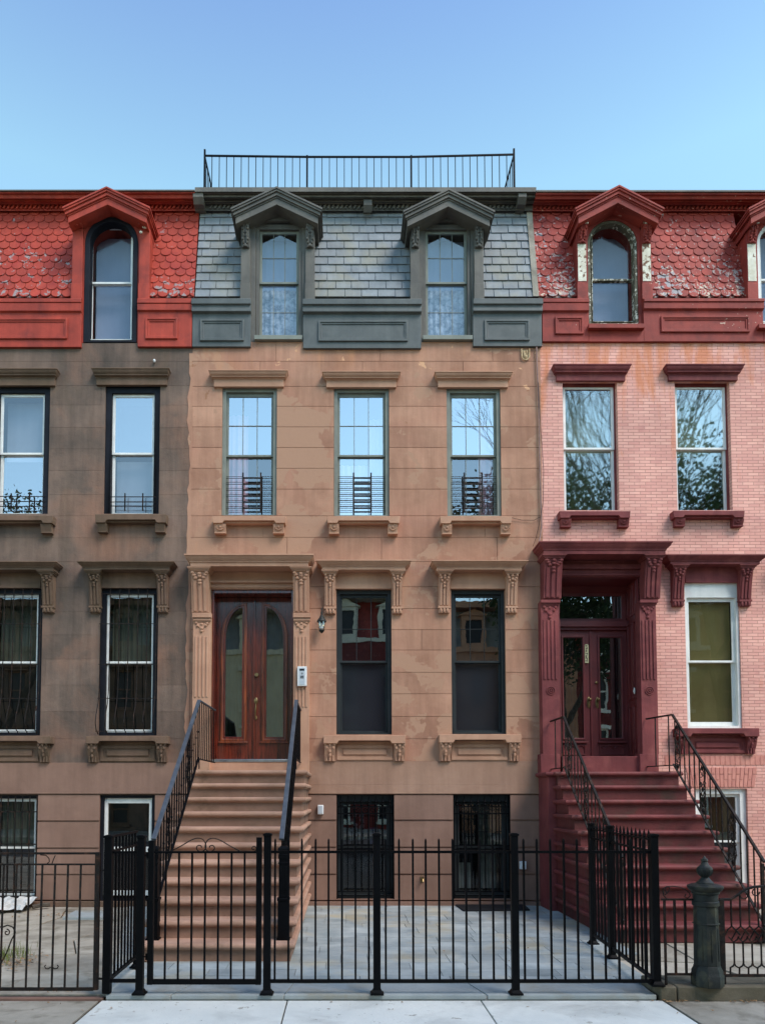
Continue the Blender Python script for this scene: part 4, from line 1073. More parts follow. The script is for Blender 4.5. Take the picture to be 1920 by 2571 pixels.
mb.frame(xa, xb, ztr0-.04, ztr1+.03, .09, yd, yd+.06, .03, .04); mb.build('transom_bar', M['oxdoor'], RDo, bevel=.005)
pane(RDo, xa+.08, xb-.08, ztr0-.01, ztr1, yd+.03, M['g_dim'], name='transom_pane')
xs0, xs1 = X_(1407, 1700, yd), X_(1574, 1700, yd); xmid = X_(1482, 1700, yd)
mb = MB(); mb.box(xs1, xb, yd-.03, yd+.07, 2.3, zt1); mb.box(xa, xs0, yd-.03, yd+.07, 2.3, zt1); mb.build('side_post', M['oxdoor'], RDo, bevel=.004)
for (a, c, ga, gb) in ((xs0, xmid-.004, 1413.5, 1462), (xmid+.004, xs1, 1505, 1558)):
    ga, gb = X_(ga, 1700, yd), X_(gb, 1700, yd); gz0, gz1 = Z_(1853, yd), Z_(1601, yd)
    mb = MB(); mb.ring([(ga, gz0), (gb, gz0), (gb, gz1), (ga, gz1)], [(a, zb_), (c, zb_), (c, zt1), (a, zt1)], yd, yd+.045)
    lf = mb.build('door_leaf', M['oxdoor'], RDo, bevel=.004)
    mb = MB(); mb.frame(ga-.035, gb+.035, gz0-.035, gz1+.035, .035, yd-.022, yd+.01); mb.build('glass_moulding', M['oxdoor'], RDo, bevel=.008)
    mb = MB(); mb.box(ga-.05, gb+.06, yd-.05, yd-.001, gz0-.09, gz0-.055); mb.frame(ga-.03, gb+.03, zb_+.05, gz0-.12, .02, yd-.018, yd+.005)
    pts = [(ga+(gb-ga)*t/12, yd-.008, gz0-.15-.035*math.sin(t*1.1)) for t in range(13)]; mb.tube(pts, .011, 5); mb.build('carved_panel', M['oxdoor'], RDo, bevel=.003)
    pane(RDo, ga, gb, gz0, gz1, yd+.02, M['g_dim'])
curtain(RDo, xa, xb, zb_, zt1, yd+.12, M['reveal'], 'door_curtain')
board(RDo, xa, xb, zt1, zt, yd+.3, M['reveal'], 'hall_backing')
mb = MB(); mb.box(xmid-.018, xmid+.018, yd-.02, yd+.004, zb_, zt1-.01); mb.build('astragal', M['oxdoor'], RDo, bevel=.005)
mb = MB()
for u in (1477, 1498.5):
    x = X_(u, 1760, yd); z = Z_(1764, yd)
    mb.blob(x, yd-.006, z, .035, .010, .105, 12, 8); mb.tube([(x, yd-.06, z+.045), (x, yd-.01, z+.045)], .022, 10); mb.blob(x, yd-.075, z+.045, .03, .025, .03, 10, 6)
mb.blob(X_(1496, 1714, yd), yd-.01, Z_(1714, yd), .03, .014, .024, 10, 6)
mb.build('door_knob', M['brass'], RDo)
mb = MB(); xk0, xk1 = X_(1466, 1640, yd), X_(1475.5, 1640, yd); zk0, zk1 = Z_(1665, yd), Z_(1618, yd)
mb.prism([(xk0, zk0), (xk1, zk0), (xk1, zk1-.02), ((xk0+xk1)/2+.015, zk1), ((xk0+xk1)/2-.015, zk1), (xk0, zk1-.02)], yd-.028, yd-.021)
pl = mb.build('number_plate', surf('cream_enamel', s3(206,200,158), s3(190,184,140)), RDo)
mb = MB(); rnd = random.Random(9); xk = (xk0+xk1)/2
for k in range(7):
    z = zk1-.03-(zk1-zk0-.05)*k/6.5
    for j in range(3): mb.blob(xk+rnd.uniform(-.018, .018), yd-.029, z+rnd.uniform(-.012, .012), .006+rnd.random()*.006, .003, .008+rnd.random()*.006, 5, 3)
mb.build('plate_ornament', M['darkplastic'], RDo)
mb = MB(); mb.box(x0-.02, x1+.02, -.16, yd+.05, 2.2, Z_(1903, yd)-.004); mb.build('door_sill', M['oxblood'], RDo, bevel=.006)
mb = MB(); mb.blob(xr-.03, .14, Z_(1734, .1), .014, .028, .058, 10, 6); mb.blob(xr-.045, .14, Z_(1734, .1), .006, .01, .02, 8, 4); mb.build('door_bell', M['plastic'], RDo)
# stoop: red, with closed left flank on the party line
SX0, SX1 = 3.40, 5.31
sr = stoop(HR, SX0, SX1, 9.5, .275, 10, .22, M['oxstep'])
mb = MB(); mb.box(XP1-.13, SX0-.002, -.62, -.001, -.04, 2.12); nosing(mb, XP1-.13, SX0-.035, -.62, -.002, 2.2); mb.build('flank_wall', M['oxblood'], sr, bevel=.006)
# mansard, right
dr = (1541, 93); e = dext(*dr); e2 = dext(1967, 93)
for xr_ in [(XP1+.0, e[0]), (e[1], e2[0]), (e2[1], XR)]:
    mb = MB(); slates(mb, [xr_], zmb, zmt, yb_, yt_, 13, .187, fish=True); mb.build('mansard_roof', M['redR'], HR)
profR = [(.12,482),(.12,488),(.15,490),(.18,500),(.23,503),(.23,507),(.30,509),(.32,515),(.36,516),(.36,530),(.42,532)]
cn = cornice(HR, XP1+.001, XR, profR, M['redRtrim']); ropes(cn, (XP1+.03, XR), 517, 527, .36, M['redRtrim'])
mb = MB(); mb.box(XP1+.002, XR, .09, 1.25, Z_(482, .1)+.001, Z_(478, .1)); mb.build('roof_flashing', M['greytrim'], cn)
for (uc, ap, tp, arch, wn) in ((1541, 463, 521, (1475.6, 1601, 551, 813), (1483, 562, 1594, 811)), (1967, 463, 521, (1902, 2028, 551, 813), (1905, 562, 2026, 811))):
    dm, xc = dormer(HR, uc, 93, ap, tp, 112, 25, 546, 752, 607, (M['redRtrim'], M['redRtrim']), arch=arch, peel=(609, 706))
    arch_ring(arch[0]+.3, arch[1]-.3, arch[2]+.3, 812, .05, .02, .16).build('casing', M['oldwin'] if uc < 1600 else M['white'], dm, bevel=.004)
    mb = MB(); mb.box(X_(uc-64, 818, -.12), X_(uc+76, 818, -.12), -.13, .1, Z_(824, -.12), Z_(813, -.12)); mb.build('sill', M['redRtrim'], dm, bevel=.005)
    bw = BX(wn[0], wn[1], wn[2], wn[3], .12)
    mm = M['oldwin'] if uc < 1600 else M['white']
    w, (a0, a1, c0, c1) = dh_window(HR, bw, .09, mm, mm, M['g_dull'], M['g_dull'], Z_(703, .15), cw=.012, ct=.015, cb=.015, sw=.03, st=.035, sb=.03)
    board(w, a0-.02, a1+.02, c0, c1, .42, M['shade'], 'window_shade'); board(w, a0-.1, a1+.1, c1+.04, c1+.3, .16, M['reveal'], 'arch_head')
panel_block(HR, 1361.5, 1477, 748, 758, 780, 857, (1392, 796.5, 1463, 840), M['redRtrim'], shelf=(.05,.04))
panel_block(HR, 1616, 1916, 748, 756, 775, 857, (1657, 794.7, 1879, 835), M['redRtrim'], shelf=(.06,.045))
mb = MB(); mb.box(X_(1477.2, 840, -.048), X_(1615.8, 840, -.048), -.046, .05, Z_(857, -.05), Z_(824, -.05)); mb.build('parapet_panel', M['redRtrim'], HR, bevel=.004)
mb = MB(); mb.box(X_(1916.2, 840, -.048), X_(2030, 840, -.05)-.002, -.046, .05, Z_(857, -.05), Z_(824, -.05)); mb.build('parapet_panel', M['redRtrim'], HR, bevel=.004)
panel_block(HR, 2030, 2330, 748, 756, 775, 857, (2070, 794.7, 2290, 835), M['redRtrim'], shelf=(.06,.045))
# ================================================================ ground
def slab(name, poly, z, mat, th=.05, kind='structure', bevel=0.):
    mb = MB(); mb.prism(poly, z-th, z, 'z'); o = mb.build(name, mat, None, bevel=bevel, smooth=False); tag(o, kind=kind); return o
YF = -5.66                    # line of the front fence
mb = MB(); mb.box(-60, 60, -60, 40, -.60, -.30); tag(mb.build('ground', M['soil'], None), kind='structure')
slab('road', [(-60,-20.2),(60,-20.2),(60,-10.6),(-60,-10.6)], -.19, M['asphalt'], .2)
for nm, ya, yb2 in (('kerb', -10.6, -10.42), ('far_kerb', -20.38, -20.2)): slab(nm, [(-60,ya),(60,ya),(60,yb2),(-60,yb2)], -.045, M['oldcon'], .3, bevel=.01)
slab('far_pavement', [(-60,-27.9),(60,-27.9),(60,-20.38),(-60,-20.38)], -.05, M['oldcon'], .3)
# pavement: new pale concrete between old concrete
ZS = -.045
a = G(261, 2507, ZS); b = G(179, 2571, ZS); c = G(1661, 2511, ZS); d = G(1743, 2571, ZS)
def ext(p, q, y): t = (y-p[1])/(q[1]-p[1]); return p[0]+(q[0]-p[0])*t
yk = -10.42; yfr = G(860, 2498)[1]-.002
xl, xrr = a[0], c[0]
tiles = []
xj = [ext(a, b, yfr), ext(G(722.6, 2505, ZS), G(711.6, 2571, ZS), yfr), ext(G(1205, 2509, ZS), G(1239, 2571, ZS), yfr), ext(c, d, yfr)]
slope = [(ext(a, b, YF-2)-ext(a, b, YF))/2, 0, 0, (ext(c, d, YF-2)-ext(c, d, YF))/2]
mb = MB()
xs_b = [xj[0]+.06, xj[1], xj[2], xj[3]-.05]
for k in range(3):
    y = yfr-.012
    for j, (ya, yb2) in enumerate(((y, yfr-1.6), (yfr-1.6, yfr-3.2), (yfr-3.2, yk))):
        g = .006; mb.tone = random.uniform(-1, 1)
        mb.prism([(xj[k]+g, ya-g), (xj[k+1]-g, ya-g), (xj[k+1]-g, yb2+g), (xj[k]+g, yb2+g)], ZS-.1, ZS, 'z')
np_ = mb.build('pavement', M['newcon'], None, bevel=.006, smooth=False); tag(np_, kind='structure')
mb = MB()
for (x0, x1, sg) in ((-14, xj[0]-.02, -1), (xj[3]+.02, 14, 1)):
    yo = yfr-.005 if sg < 0 else yfr-.02
    x = x0; 
    edges = []
    n = max(1, round((x1-x0)/1.5))
    for k in range(n):
        for (ya, yb2) in ((yo, yfr-1.5), (yfr-1.5, yfr-3.0), (yfr-3.0, yk)):
            mb.tone = random.uniform(-1, 1); g = .008
            mb.prism([(x0+(x1-x0)*k/n+g, ya-g), (x0+(x1-x0)*(k+1)/n-g, ya-g), (x0+(x1-x0)*(k+1)/n-g, yb2+g), (x0+(x1-x0)*k/n+g, yb2+g)], ZS-.12, ZS-.006+random.uniform(-.004, .004), 'z')
tag(mb.build('old_pavement', M['oldcon'], None, bevel=.006, smooth=False), kind='structure')
slab('pavement_bed', [(-14, yk), (14, yk), (14, yfr+.05), (-14, yfr+.05)], ZS-.022, M['soil'], .1)
# bluestone coping under the fence
xc0, xc1 = G(262, 2500)[0], G(1647, 2497)[0]
ycf = G(860, 2498)[1]; ycb = YF+.40
mb = MB(); xsx = [xc0, G(452, 2490)[0], G(723, 2490)[0], G(1203, 2490)[0], xc1]
sk = [0, .12, .06, -.10, 0]
for k in range(4):
    mb.tone = random.uniform(-1, 1); g = .007
    mb.prism([(xsx[k]-sk[k]/2+g, ycf), (xsx[k+1]-sk[k+1]/2-g, ycf), (xsx[k+1]+sk[k+1]/2-g, ycb), (xsx[k]+sk[k]/2+g, ycb)], -.045, .0, 'z')
tag(mb.build('bluestone_coping', M['coping'], None, bevel=.005, smooth=False), kind='structure')
slab('paving_bed', [(xc0+.01, ycf+.01), (xc1-.01, ycf+.01), (XP1-.01, .2), (XP0-1.0, .2)], -.012, M['mortar'], .2)
# bluestone flags
mb = MB(); y = ycb+.008; rnd = random.Random(11)
while y < 0:
    h = rnd.choice([.3, .38, .45, .3]); x = xc0-.1-rnd.random()*.3
    if y+h > -.02: h = -y-.003
    if h < .05: break
    while x < XP1+.1:
        w_ = rnd.choice([.3, .45, .6, .75, .9]); mb.tone = rnd.uniform(-1, 1)
        x0_, x1_ = max(x, xc0 if y < -3.6 else XP0-.0), min(x+w_, 3.05 if y < -4 else XP1)
        if x1_-x0_ > .05:
            if rnd.random() < .35 and h > .35:
                mb.box(x0_+.004, x1_-.004, y+.004, y+h*.5-.004, -.05, .0); mb.tone = rnd.uniform(-1, 1); mb.box(x0_+.004, x1_-.004, y+h*.5+.004, y+h-.004, -.05, .0)
            else: mb.box(x0_+.004, x1_-.004, y+.004, y+h-.004, -.05, rnd.uniform(-.002, .001))
        x += w_
    y += h
tag(mb.build('bluestone_paving', M['bluestone'], None, bevel=.0, smooth=False), kind='structure')
# neighbour yards: irregular flagstone
def crazy(name, x0, x1, y0, y1, z, seed, mat):
    rnd = random.Random(seed); nx = max(2, int((x1-x0)/1.0)); ny = max(2, int((y1-y0)/.9))
    P = [[(x0+(x1-x0)*i/nx+(rnd.uniform(-.22,.22) if 0 < i < nx else 0), y0+(y1-y0)*j/ny+(rnd.uniform(-.2,.2) if 0 < j < ny else 0)) for i in range(nx+1)] for j in range(ny+1)]
    mb = MB()
    for j in range(ny):
        for i in range(nx):
            q = [P[j][i], P[j][i+1], P[j+1][i+1], P[j+1][i]]; cx = sum(p[0] for p in q)/4; cy = sum(p[1] for p in q)/4
            q = [(cx+(p[0]-cx)*.985, cy+(p[1]-cy)*.985) for p in q]; mb.tone = rnd.uniform(-1, 1); zz = z+rnd.uniform(-.008, .006)
            mb.prism(q, z-.08, zz, 'z')
    tag(mb.build(name, mat, None, bevel=.008, smooth=False), kind='structure')
    slab(name+'_bed', [(x0, y0), (x1, y0), (x1, y1), (x0, y1)], z-.02, M['soil'], .2)
XSF = G(277, 2493)[0]
crazy('left_yard', XL, XSF-.02, YF+.05, -.04, -.02, 3, M['yard'])
crazy('right_yard', 2.98, XR, YF+.35, -.01, -.015, 5, M['yard'])
slab('left_yard_edge', [(XSF-.02, -4.7), (XP0-.01, -.04), (XSF-.02, -.04)], -.016, M['oldcon'], .05)
slab('kerb_strip', [(XL, yfr+.004), (xc0-.02, yfr+.004), (xc0-.02, YF+.05), (XL, YF+.05)], -.028, M['redkerb'], .12, bevel=.01)
# mossy kerb wall under the old iron fence
ykf = G(1700, 2477, .078)[1]
mb = MB(); x = xc1+.02; rnd = random.Random(3)
for w_ in (.16, 1.05, 1.4, 1.3, 1.5, 1.4):
    if x > XR: break
    mb.box(x+.004, min(x+w_-.004, XR), ykf+rnd.uniform(-.006,.004), YF+.42, -.12, .078+rnd.uniform(-.005,.003)); x += w_
tag(mb.build('kerb_wall', M['kerbstone'], None, bevel=.014), kind='structure')
# joint line strip at new/old concrete edge is the open joint itself

# ================================================================ black iron fences
ZR, ZTOP, ZBR = 1.81-138.5*7.04/1900, 1.81-106*7.04/1900, 1.81-456.5*7.04/1900
PW = .066
def gx(u, v=2300, dd=7.04): return (u-860)*dd/1900.
def post(parent, x, y, z0, z1, w=PW, plate=True, name='post'):
    mb = MB(); mb.box(x-w/2, x+w/2, y-w/2, y+w/2, z0+.01, z1-.02)
    mb.prism([(x-w/2-.008, z1-.022), (x+w/2+.008, z1-.022), (x+w/2+.008, z1-.006), (x+w*.3, z1+.004), (x-w*.3, z1+.004), (x-w/2-.008, z1-.006)], y-w/2-.008, y+w/2+.008)
    if plate:
        p = .055; mb.box(x-p-.005, x+p+.005, y-p, y+p, z0, z0+.018)
        mb.lathe([(.072, z0+.018), (.05, z0+.045)], x, y, 4, math.pi/4)
    return mb.build(name, M['black'], parent, bevel=.003)
def picket_proto(parent, x, y, z0, z1, tip=False, r=.009):
    mb = MB(); mb.box(x-r, x+r, y-r, y+r, z0, z1-.03)
    if tip: mb.lathe([(.009, z1-.03), (.019, z1-.02), (.003, z1+.05)], x, y, 4, math.pi/4)
    else: mb.lathe([(r*1.41, z1-.03), (r*1.3, z1-.01), (.003, z1+.004)], x, y, 4, math.pi/4)
    return mb.build('picket', M['black'], parent)
FF = thing('iron_fence', (gx(1150), YF, 0), 'long black iron fence of plain pickets across the front of the bluestone yard', 'fence', 'black fences round the centre yard')
FPOSTS = [gx(673), gx(945), gx(1287.5), gx(1636)]
for x in FPOSTS[:3]: post(FF, x, YF, 0, 1.81-92*7.04/1900)
post(FF, FPOSTS[3], YF, .078, 1.81-94*7.04/1900)
for a_, b_ in zip(FPOSTS[:-1], FPOSTS[1:]):
    mb = MB(); mb.box(a_+PW/2, b_-PW/2, YF-.011, YF+.011, ZR-.012, ZR+.012); mb.build('rail', M['black'], FF)
    mb = MB(); mb.box(a_+PW/2, b_-PW/2, YF-.017, YF+.017, ZBR-.014, ZBR+.014); mb.build('rail', M['black'], FF)
us = [692, 725.7, 758.5, 792.7, 825, 858.7, 892, 925, 967, 1000.5, 1035, 1067, 1100, 1134, 1167.5, 1201.5, 1234, 1264, 1311, 1344, 1377.5, 1411, 1444, 1478, 1511.5, 1545, 1578, 1610]
pr = None
for u in us:
    x = gx(u)
    if abs(x-FPOSTS[0]) < .05: continue
    if pr is None: pr = picket_proto(FF, x, YF, ZBR, ZTOP); p0 = ORG[pr.name]
    else: again(pr, FF, (x, p0.y, p0.z))
# gate
GT = thing('iron_gate', (gx(515), YF, 0), 'black iron gate topped by thin curled scrollwork, in front of the tan stoop', 'gate')
x0, x1 = gx(384), gx(652)
for (x, ztop) in ((x0, 1.81-110*7.04/1900), (x1, 1.81-102*7.04/1900)):
    mb = MB(); mb.box(x-.025, x+.025, YF-.025, YF+.025, ZBR-.03, ztop); mb.build('stile', M['black'], GT, bevel=.003)
mb = MB(); mb.box(x0+.025, x1-.025, YF-.011, YF+.011, ZR-.012, ZR+.008); mb.build('rail', M['black'], GT)
mb = MB(); mb.box(x0+.025, x1-.025, YF-.018, YF+.018, ZBR-.028, ZBR+.016); mb.build('rail', M['black'], GT)
pr2 = None
for u in (420, 452.5, 485, 518, 551, 583.5, 616):
    if pr2 is None:
        mb = MB(); x = gx(u); mb.box(x-.0085, x+.0085, YF-.0085, YF+.0085, ZBR, ZR); pr2 = mb.build('picket', M['black'], GT); q0 = ORG[pr2.name]
    else: again(pr2, GT, (gx(u), q0.y, q0.z))
def spiral(cx, cz, r, a0, turns, y=YF, n=22, shrink=.75, sgn=1):
    return [(cx+r*(1-shrink*k/n)*math.cos(a0+sgn*turns*2*math.pi*k/n), y, cz+r*(1-shrink*k/n)*math.sin(a0+sgn*turns*2*math.pi*k/n)) for k in range(n+1)]
def gz(v): return 1.81-(v-2000)*7.04/1900
xm = gx(518)
for sg in (-1, 1):
    mb = MB()
    P = [(xm+sg*(-.001)+sg*0, 2138), (xm+sg*-.012, 2128)]
    ctl = [(433, 2136), (458, 2123), (480, 2110), (497, 2104.5), (510, 2107), (517, 2116), (519, 2127), (514, 2135), (505, 2138), (497, 2133), (496, 2126), (501, 2122), (507, 2124), (508, 2129)]
    pts = []
    for (u, v) in ctl:
        uu = u if sg < 0 else 2*518-u+0
        pts.append((gx(uu), YF, gz(v)))
    # smooth
    sp = []
    for i in range(len(pts)-1):
        p0_, p1_, p2_, p3_ = pts[max(i-1,0)], pts[i], pts[i+1], pts[min(i+2,len(pts)-1)]
        for t in (0, .25, .5, .75):
            sp.append(tuple(.5*((2*p1_[k])+(-p0_[k]+p2_[k])*t+(2*p0_[k]-5*p1_[k]+4*p2_[k]-p3_[k])*t*t+(-p0_[k]+3*p1_[k]-3*p2_[k]+p3_[k])*t**3) for k in range(3)))
    mb.tube(sp, .0055, 5); mb.build('scroll', M['iron'], GT)
mb = MB(); mb.tube(spiral(gx(638), gz(2130), .028, -1.5, 1.2), .005, 5); mb.build('scroll', M['iron'], GT)
# hinges
mb = MB(); 
for z in (ZR-.03, ZBR+.22): mb.tube([(x0-.035, YF, z-.03), (x0-.035, YF, z+.03)], .012, 8); mb.box(x0-.08, x0-.02, YF-.006, YF+.006, z-.006, z+.006)
mb.build('hinge', M['black'], GT)
# left return panel and its front piece
FS = thing('iron_fence', (gx(318), YF+.4, 0), 'short black iron fence turning back beside the gate, left of the tan stoop', 'fence', 'black fences round the centre yard')
xa, xb = gx(277.5), gx(358.5)
post(FS, xa, YF, 0, 1.81-97*7.04/1900, .072, plate=False); post(FS, xb, YF, 0, 1.81-97*7.04/1900, .066)
yb3 = YF+1.08; xb3 = (349.5-860)*(D+yb3)/1900
post(FS, xb3, yb3, 0, 1.33, .06)
mb = MB(); mb.box(xa+.03, xb-.03, YF-.01, YF+.01, ZR-.012, ZR+.008); mb.build('rail', M['black'], FS)
mb = MB(); mb.box(xa+.03, xb-.03, YF-.016, YF+.016, ZBR-.012, ZBR+.018); mb.build('rail', M['black'], FS)
mb = MB(); mb.bar((xa, YF+.03, ZR), (xb3, yb3-.03, ZR), .022, .022); mb.build('rail', M['black'], FS)
mb = MB(); mb.bar((xa, YF+.03, ZBR), (xb3, yb3-.03, ZBR), .03, .03); mb.build('rail', M['black'], FS)
mb = MB(); mb.bar((xa, YF+.03, ZTOP+.02), (xb3, yb3-.03, ZTOP+.02), .022, .022); mb.build('rail', M['black'], FS)
pp = None
for k in range(1, 9):
    t = k/9.; x = xa+(xb3-xa)*t; y = YF+(yb3-YF)*t
    if pp is None:
        mb = MB(); mb.box(x-.009, x+.009, y-.009, y+.009, ZBR, ZTOP+.01); pp = mb.build('picket', M['black'], FS); q0 = ORG[pp.name]
    else: again(pp, FS, (x, y, q0.z))
# right return fence with spear tips
FR_ = thing('iron_fence', (3.0, YF+1.2, 0), 'black iron fence with spear tips running back towards the red stoop', 'fence', 'black fences round the centre yard')
A = (FPOSTS[3], YF); Bp = (gx(1528, dd=8.57), 8.57-D); Cp = (gx(1481, dd=9.40), 9.40-D)
post(FR_, Bp[0], Bp[1], 0, 1.48); post(FR_, Cp[0], Cp[1], 0, 1.48)
for (p, q, npk) in ((A, Bp, 10), (Bp, Cp, 5)):
    for z, w_ in ((ZR, .022), (ZBR, .03), (ZTOP-.01, .018)):
        mb = MB(); dx, dy = q[0]-p[0], q[1]-p[1]; L = math.hypot(dx, dy); ux, uy = dx/L, dy/L
        mb.bar((p[0]+ux*.034, p[1]+uy*.034, z), (q[0]-ux*.034, q[1]-uy*.034, z), w_, w_); mb.build('rail', M['black'], FR_)
    for k in range(1, npk+1):
        t = k/(npk+1.); x = p[0]+(q[0]-p[0])*t; y = p[1]+(q[1]-p[1])*t
        if p is A and k == 1: ps = picket_proto(FR_, x, y, ZBR, ZTOP+.03, tip=True); q0 = ORG[ps.name]
        else: again(ps, FR_, (x, y, q0.z))
# ================================================================ left neighbour's fence
FL = thing('iron_fence', (gx(100), YF, -.01), 'rusty old iron fence with two top rails before the dark brownstone yard', 'fence')
def g2(u, v): return gx(u), gz(v)
xe = gx(250)
mb = MB(); mb.box(xe-.022, xe+.022, YF-.02, YF+.02, gz(2478), gz(2139)); mb.build('post', M['iron'], FL, bevel=.003)
xl0 = gx(-420)
for v, h in ((2142, .010), (2169.4, .008), (2476, .014)):
    mb = MB(); mb.box(xl0, xe-.022, YF-h, YF+h, gz(v)-h, gz(v)+h); mb.build('rail', M['iron'], FL)
pp = None
for k in range(20):
    x = gx(208-32*k)
    if pp is None:
        mb = MB(); mb.tube([(x-.012, YF, gz(2476)), (x, YF, gz(2169))], .0105, 6); pp = mb.build('picket', M['iron'], FL); q0 = ORG[pp.name]; x_0 = x
    else: again(pp, FL, (q0.x+x-x_0, q0.y, q0.z))
mb = MB(); mb.tube([(gx(143.5), YF, gz(2147)), (gx(139), YF, gz(2157)), (gx(135), YF, gz(2169))], .005, 5); mb.tube([(gx(106), YF, gz(2146)), (gx(120), YF, gz(2147)), (gx(128), YF, gz(2155)), (gx(129), YF, gz(2163)), (gx(124), YF, gz(2167))], .005, 5)
mb.build('scroll', M['iron'], FL)
mb = MB()
for sg in (-1, 1):
    mb.tube([(gx(140.5+sg*2), YF-.01, gz(2422)), (gx(140.5+sg*8), YF-.01, gz(2426)), (gx(140.5+sg*14), YF-.01, gz(2425)), (gx(140.5+sg*17), YF-.01, gz(2420)), (gx(140.5+sg*14), YF-.01, gz(2416.5))], .0055, 5)
mb.build('scroll', M['iron'], FL)
mb = MB(); xc_, = (gx(16),)
for sg in (-1, 1):
    mb.tube(spiral(xc_+sg*.045, gz(2337), .030, math.pi/2 if sg > 0 else math.pi/2, 1.1, YF-.012, sgn=-sg), .006, 5)
    mb.tube([(xc_, YF-.012, gz(2325)), (xc_+sg*.05, YF-.012, gz(2319)), (xc_+sg*.10, YF-.012, gz(2324)), (xc_+sg*.125, YF-.012, gz(2336)), (xc_+sg*.09, YF-.012, gz(2355)), (xc_+sg*.05, YF-.012, gz(2385)), (xc_, YF-.012, gz(2412))], .0065, 5)
mb.build('scroll', M['iron'], FL)
mb = MB(); mb.box(xe+.02, xa-.036, YF-.008, YF+.008, gz(2450)-.012, gz(2450)+.006); mb.box(xe+.02, xa-.036, YF-.008, YF+.008, gz(2184)-.006, gz(2184)+.006); mb.build('clamp', M['iron'], FL)
# ================================================================ right neighbour's fence, pier and gate
zk = .078; yk2 = YF+.02
FO = thing('iron_fence', (gx(1690), yk2, zk), 'narrow old iron fence section with a curl on top, left of the cast-iron pier', 'fence')
mb = MB(); mb.box(gx(1655), gx(1735), yk2-.009, yk2+.009, gz(2257)-.009, gz(2257)+.009); mb.build('rail', M['iron'], FO)
mb = MB(); mb.box(gx(1663), gx(1735), yk2-.009, yk2+.009, gz(2441)-.010, gz(2441)+.010); mb.build('rail', M['iron'], FO)
for k, u in enumerate((1662, 1687, 1713)):
    mb = MB(); mb.box(gx(u)-.010, gx(u)+.010, yk2-.008, yk2+.008, gz(2441) if k else zk, gz(2257)); mb.build('picket', M['iron'], FO)
mb = MB(); mb.tube([(gx(u), yk2, gz(v)) for (u, v) in ((1668, 2240), (1664, 2232), (1668, 2226), (1676, 2227), (1674, 2236), (1664, 2246), (1660, 2240), (1659, 2230), (1668, 2225), (1685, 2224), (1700, 2226), (1715, 2232), (1724, 2240), (1727, 2248), (1720, 2254), (1713, 2250), (1716, 2243))], .005, 5); mb.tube([(gx(1659), yk2, gz(2236)), (gx(1660), yk2, gz(2246)), (gx(1668), yk2, gz(2255))], .005, 5)
mb.build('scroll', M['iron'], FO)
PI = thing('cast_iron_pier', (gx(1763), yk2-.01, zk), 'octagonal cast-iron gate pier topped by an urn finial on the mossy kerb', 'gate post')
pxx, pyy = gx(1762), yk2-.02
Zg = lambda v: gz(v)
o8 = math.pi/8
mb = MB(); mb.lathe([(.140, zk), (.143, Zg(2440)), (.136, Zg(2437)), (.134, Zg(2430)), (.118, Zg(2421)), (.116, Zg(2417))], pxx, pyy, 8, o8); mb.build('base', M['castiron'], PI, bevel=.005)
mb = MB(); mb.lathe([(.112, Zg(2417)), (.105, Zg(2270))], pxx, pyy, 8, o8); mb.lathe([(.118, Zg(2316)), (.118, Zg(2313))], pxx, pyy, 8, o8)
for k in range(8):
    an = 2*math.pi*k/8; r = .104
    cxp, cyp = pxx+math.cos(an)*r, pyy+math.sin(an)*r
    mb.bar((cxp, cyp, Zg(2405)), (cxp-math.cos(an)*.006, cyp-math.sin(an)*.006, Zg(2325)), .006, .012)
mb.build('shaft', M['castiron'], PI, bevel=.004)
mb = MB(); mb.lathe([(.108, Zg(2272)), (.117, Zg(2270)), (.117, Zg(2261)), (.108, Zg(2259)), (.108, Zg(2243)), (.122, Zg(2240)), (.122, Zg(2236)), (.145, Zg(2231)), (.156, Zg(2226)), (.156, Zg(2222)), (.12, Zg(2218)), (.08, Zg(2216))], pxx, pyy, 24); mb.build('capital', M['castiron'], PI)
mb = MB(); mb.lathe([(.075, Zg(2218)), (.074, Zg(2214)), (.055, Zg(2209)), (.036, Zg(2203)), (.034, Zg(2201)), (.05, Zg(2197)), (.066, Zg(2188)), (.068, Zg(2181)), (.062, Zg(2176)), (.05, Zg(2174)), (.034, Zg(2169)), (.026, Zg(2163)), (.031, Zg(2160)), (.028, Zg(2156)), (.016, Zg(2154)), (.010, Zg(2151)), (.001, Zg(2148))], pxx, pyy, 18); 
for k in range(14):
    an = 2*math.pi*k/14; mb.tube([(pxx+math.cos(an)*r_, pyy+math.sin(an)*r_, Zg(v_)) for (r_, v_) in ((.050, 2196), (.064, 2188), (.066, 2181))], .006, 4)
mb.build('finial', M['castiron'], PI)
GO = thing('iron_gate', (gx(1860), yk2, zk), 'old wrought iron gate with curved top bar and looped bars, right of the cast-iron pier', 'gate')
mb = MB(); mb.box(gx(1793), gx(1809), yk2-.02, yk2+.02, zk+.01, gz(2257)); mb.build('stile', M['iron'], GO, bevel=.003)
top = [(1800, 2257), (1828, 2257), (1842, 2248), (1856, 2238), (1870, 2230), (1886, 2226), (1905, 2224.5), (1925, 2224), (1980, 2226), (2010, 2240), (2040, 2257)]
mb = MB(); mb.tube([(gx(u), yk2, gz(v)) for (u, v) in top], .013, 6); mb.build('top_bar', M['iron'], GO)
mb = MB(); mb.box(gx(1808), gx(2050), yk2-.012, yk2+.012, gz(2444)-.012, gz(2444)+.012); mb.build('rail', M['iron'], GO)
def topz(u):
    for (a_, b_) in zip(top[:-1], top[1:]):
        if a_[0] <= u <= b_[0]: return gz(a_[1]+(b_[1]-a_[1])*(u-a_[0])/(b_[0]-a_[0]))
    return gz(2240)
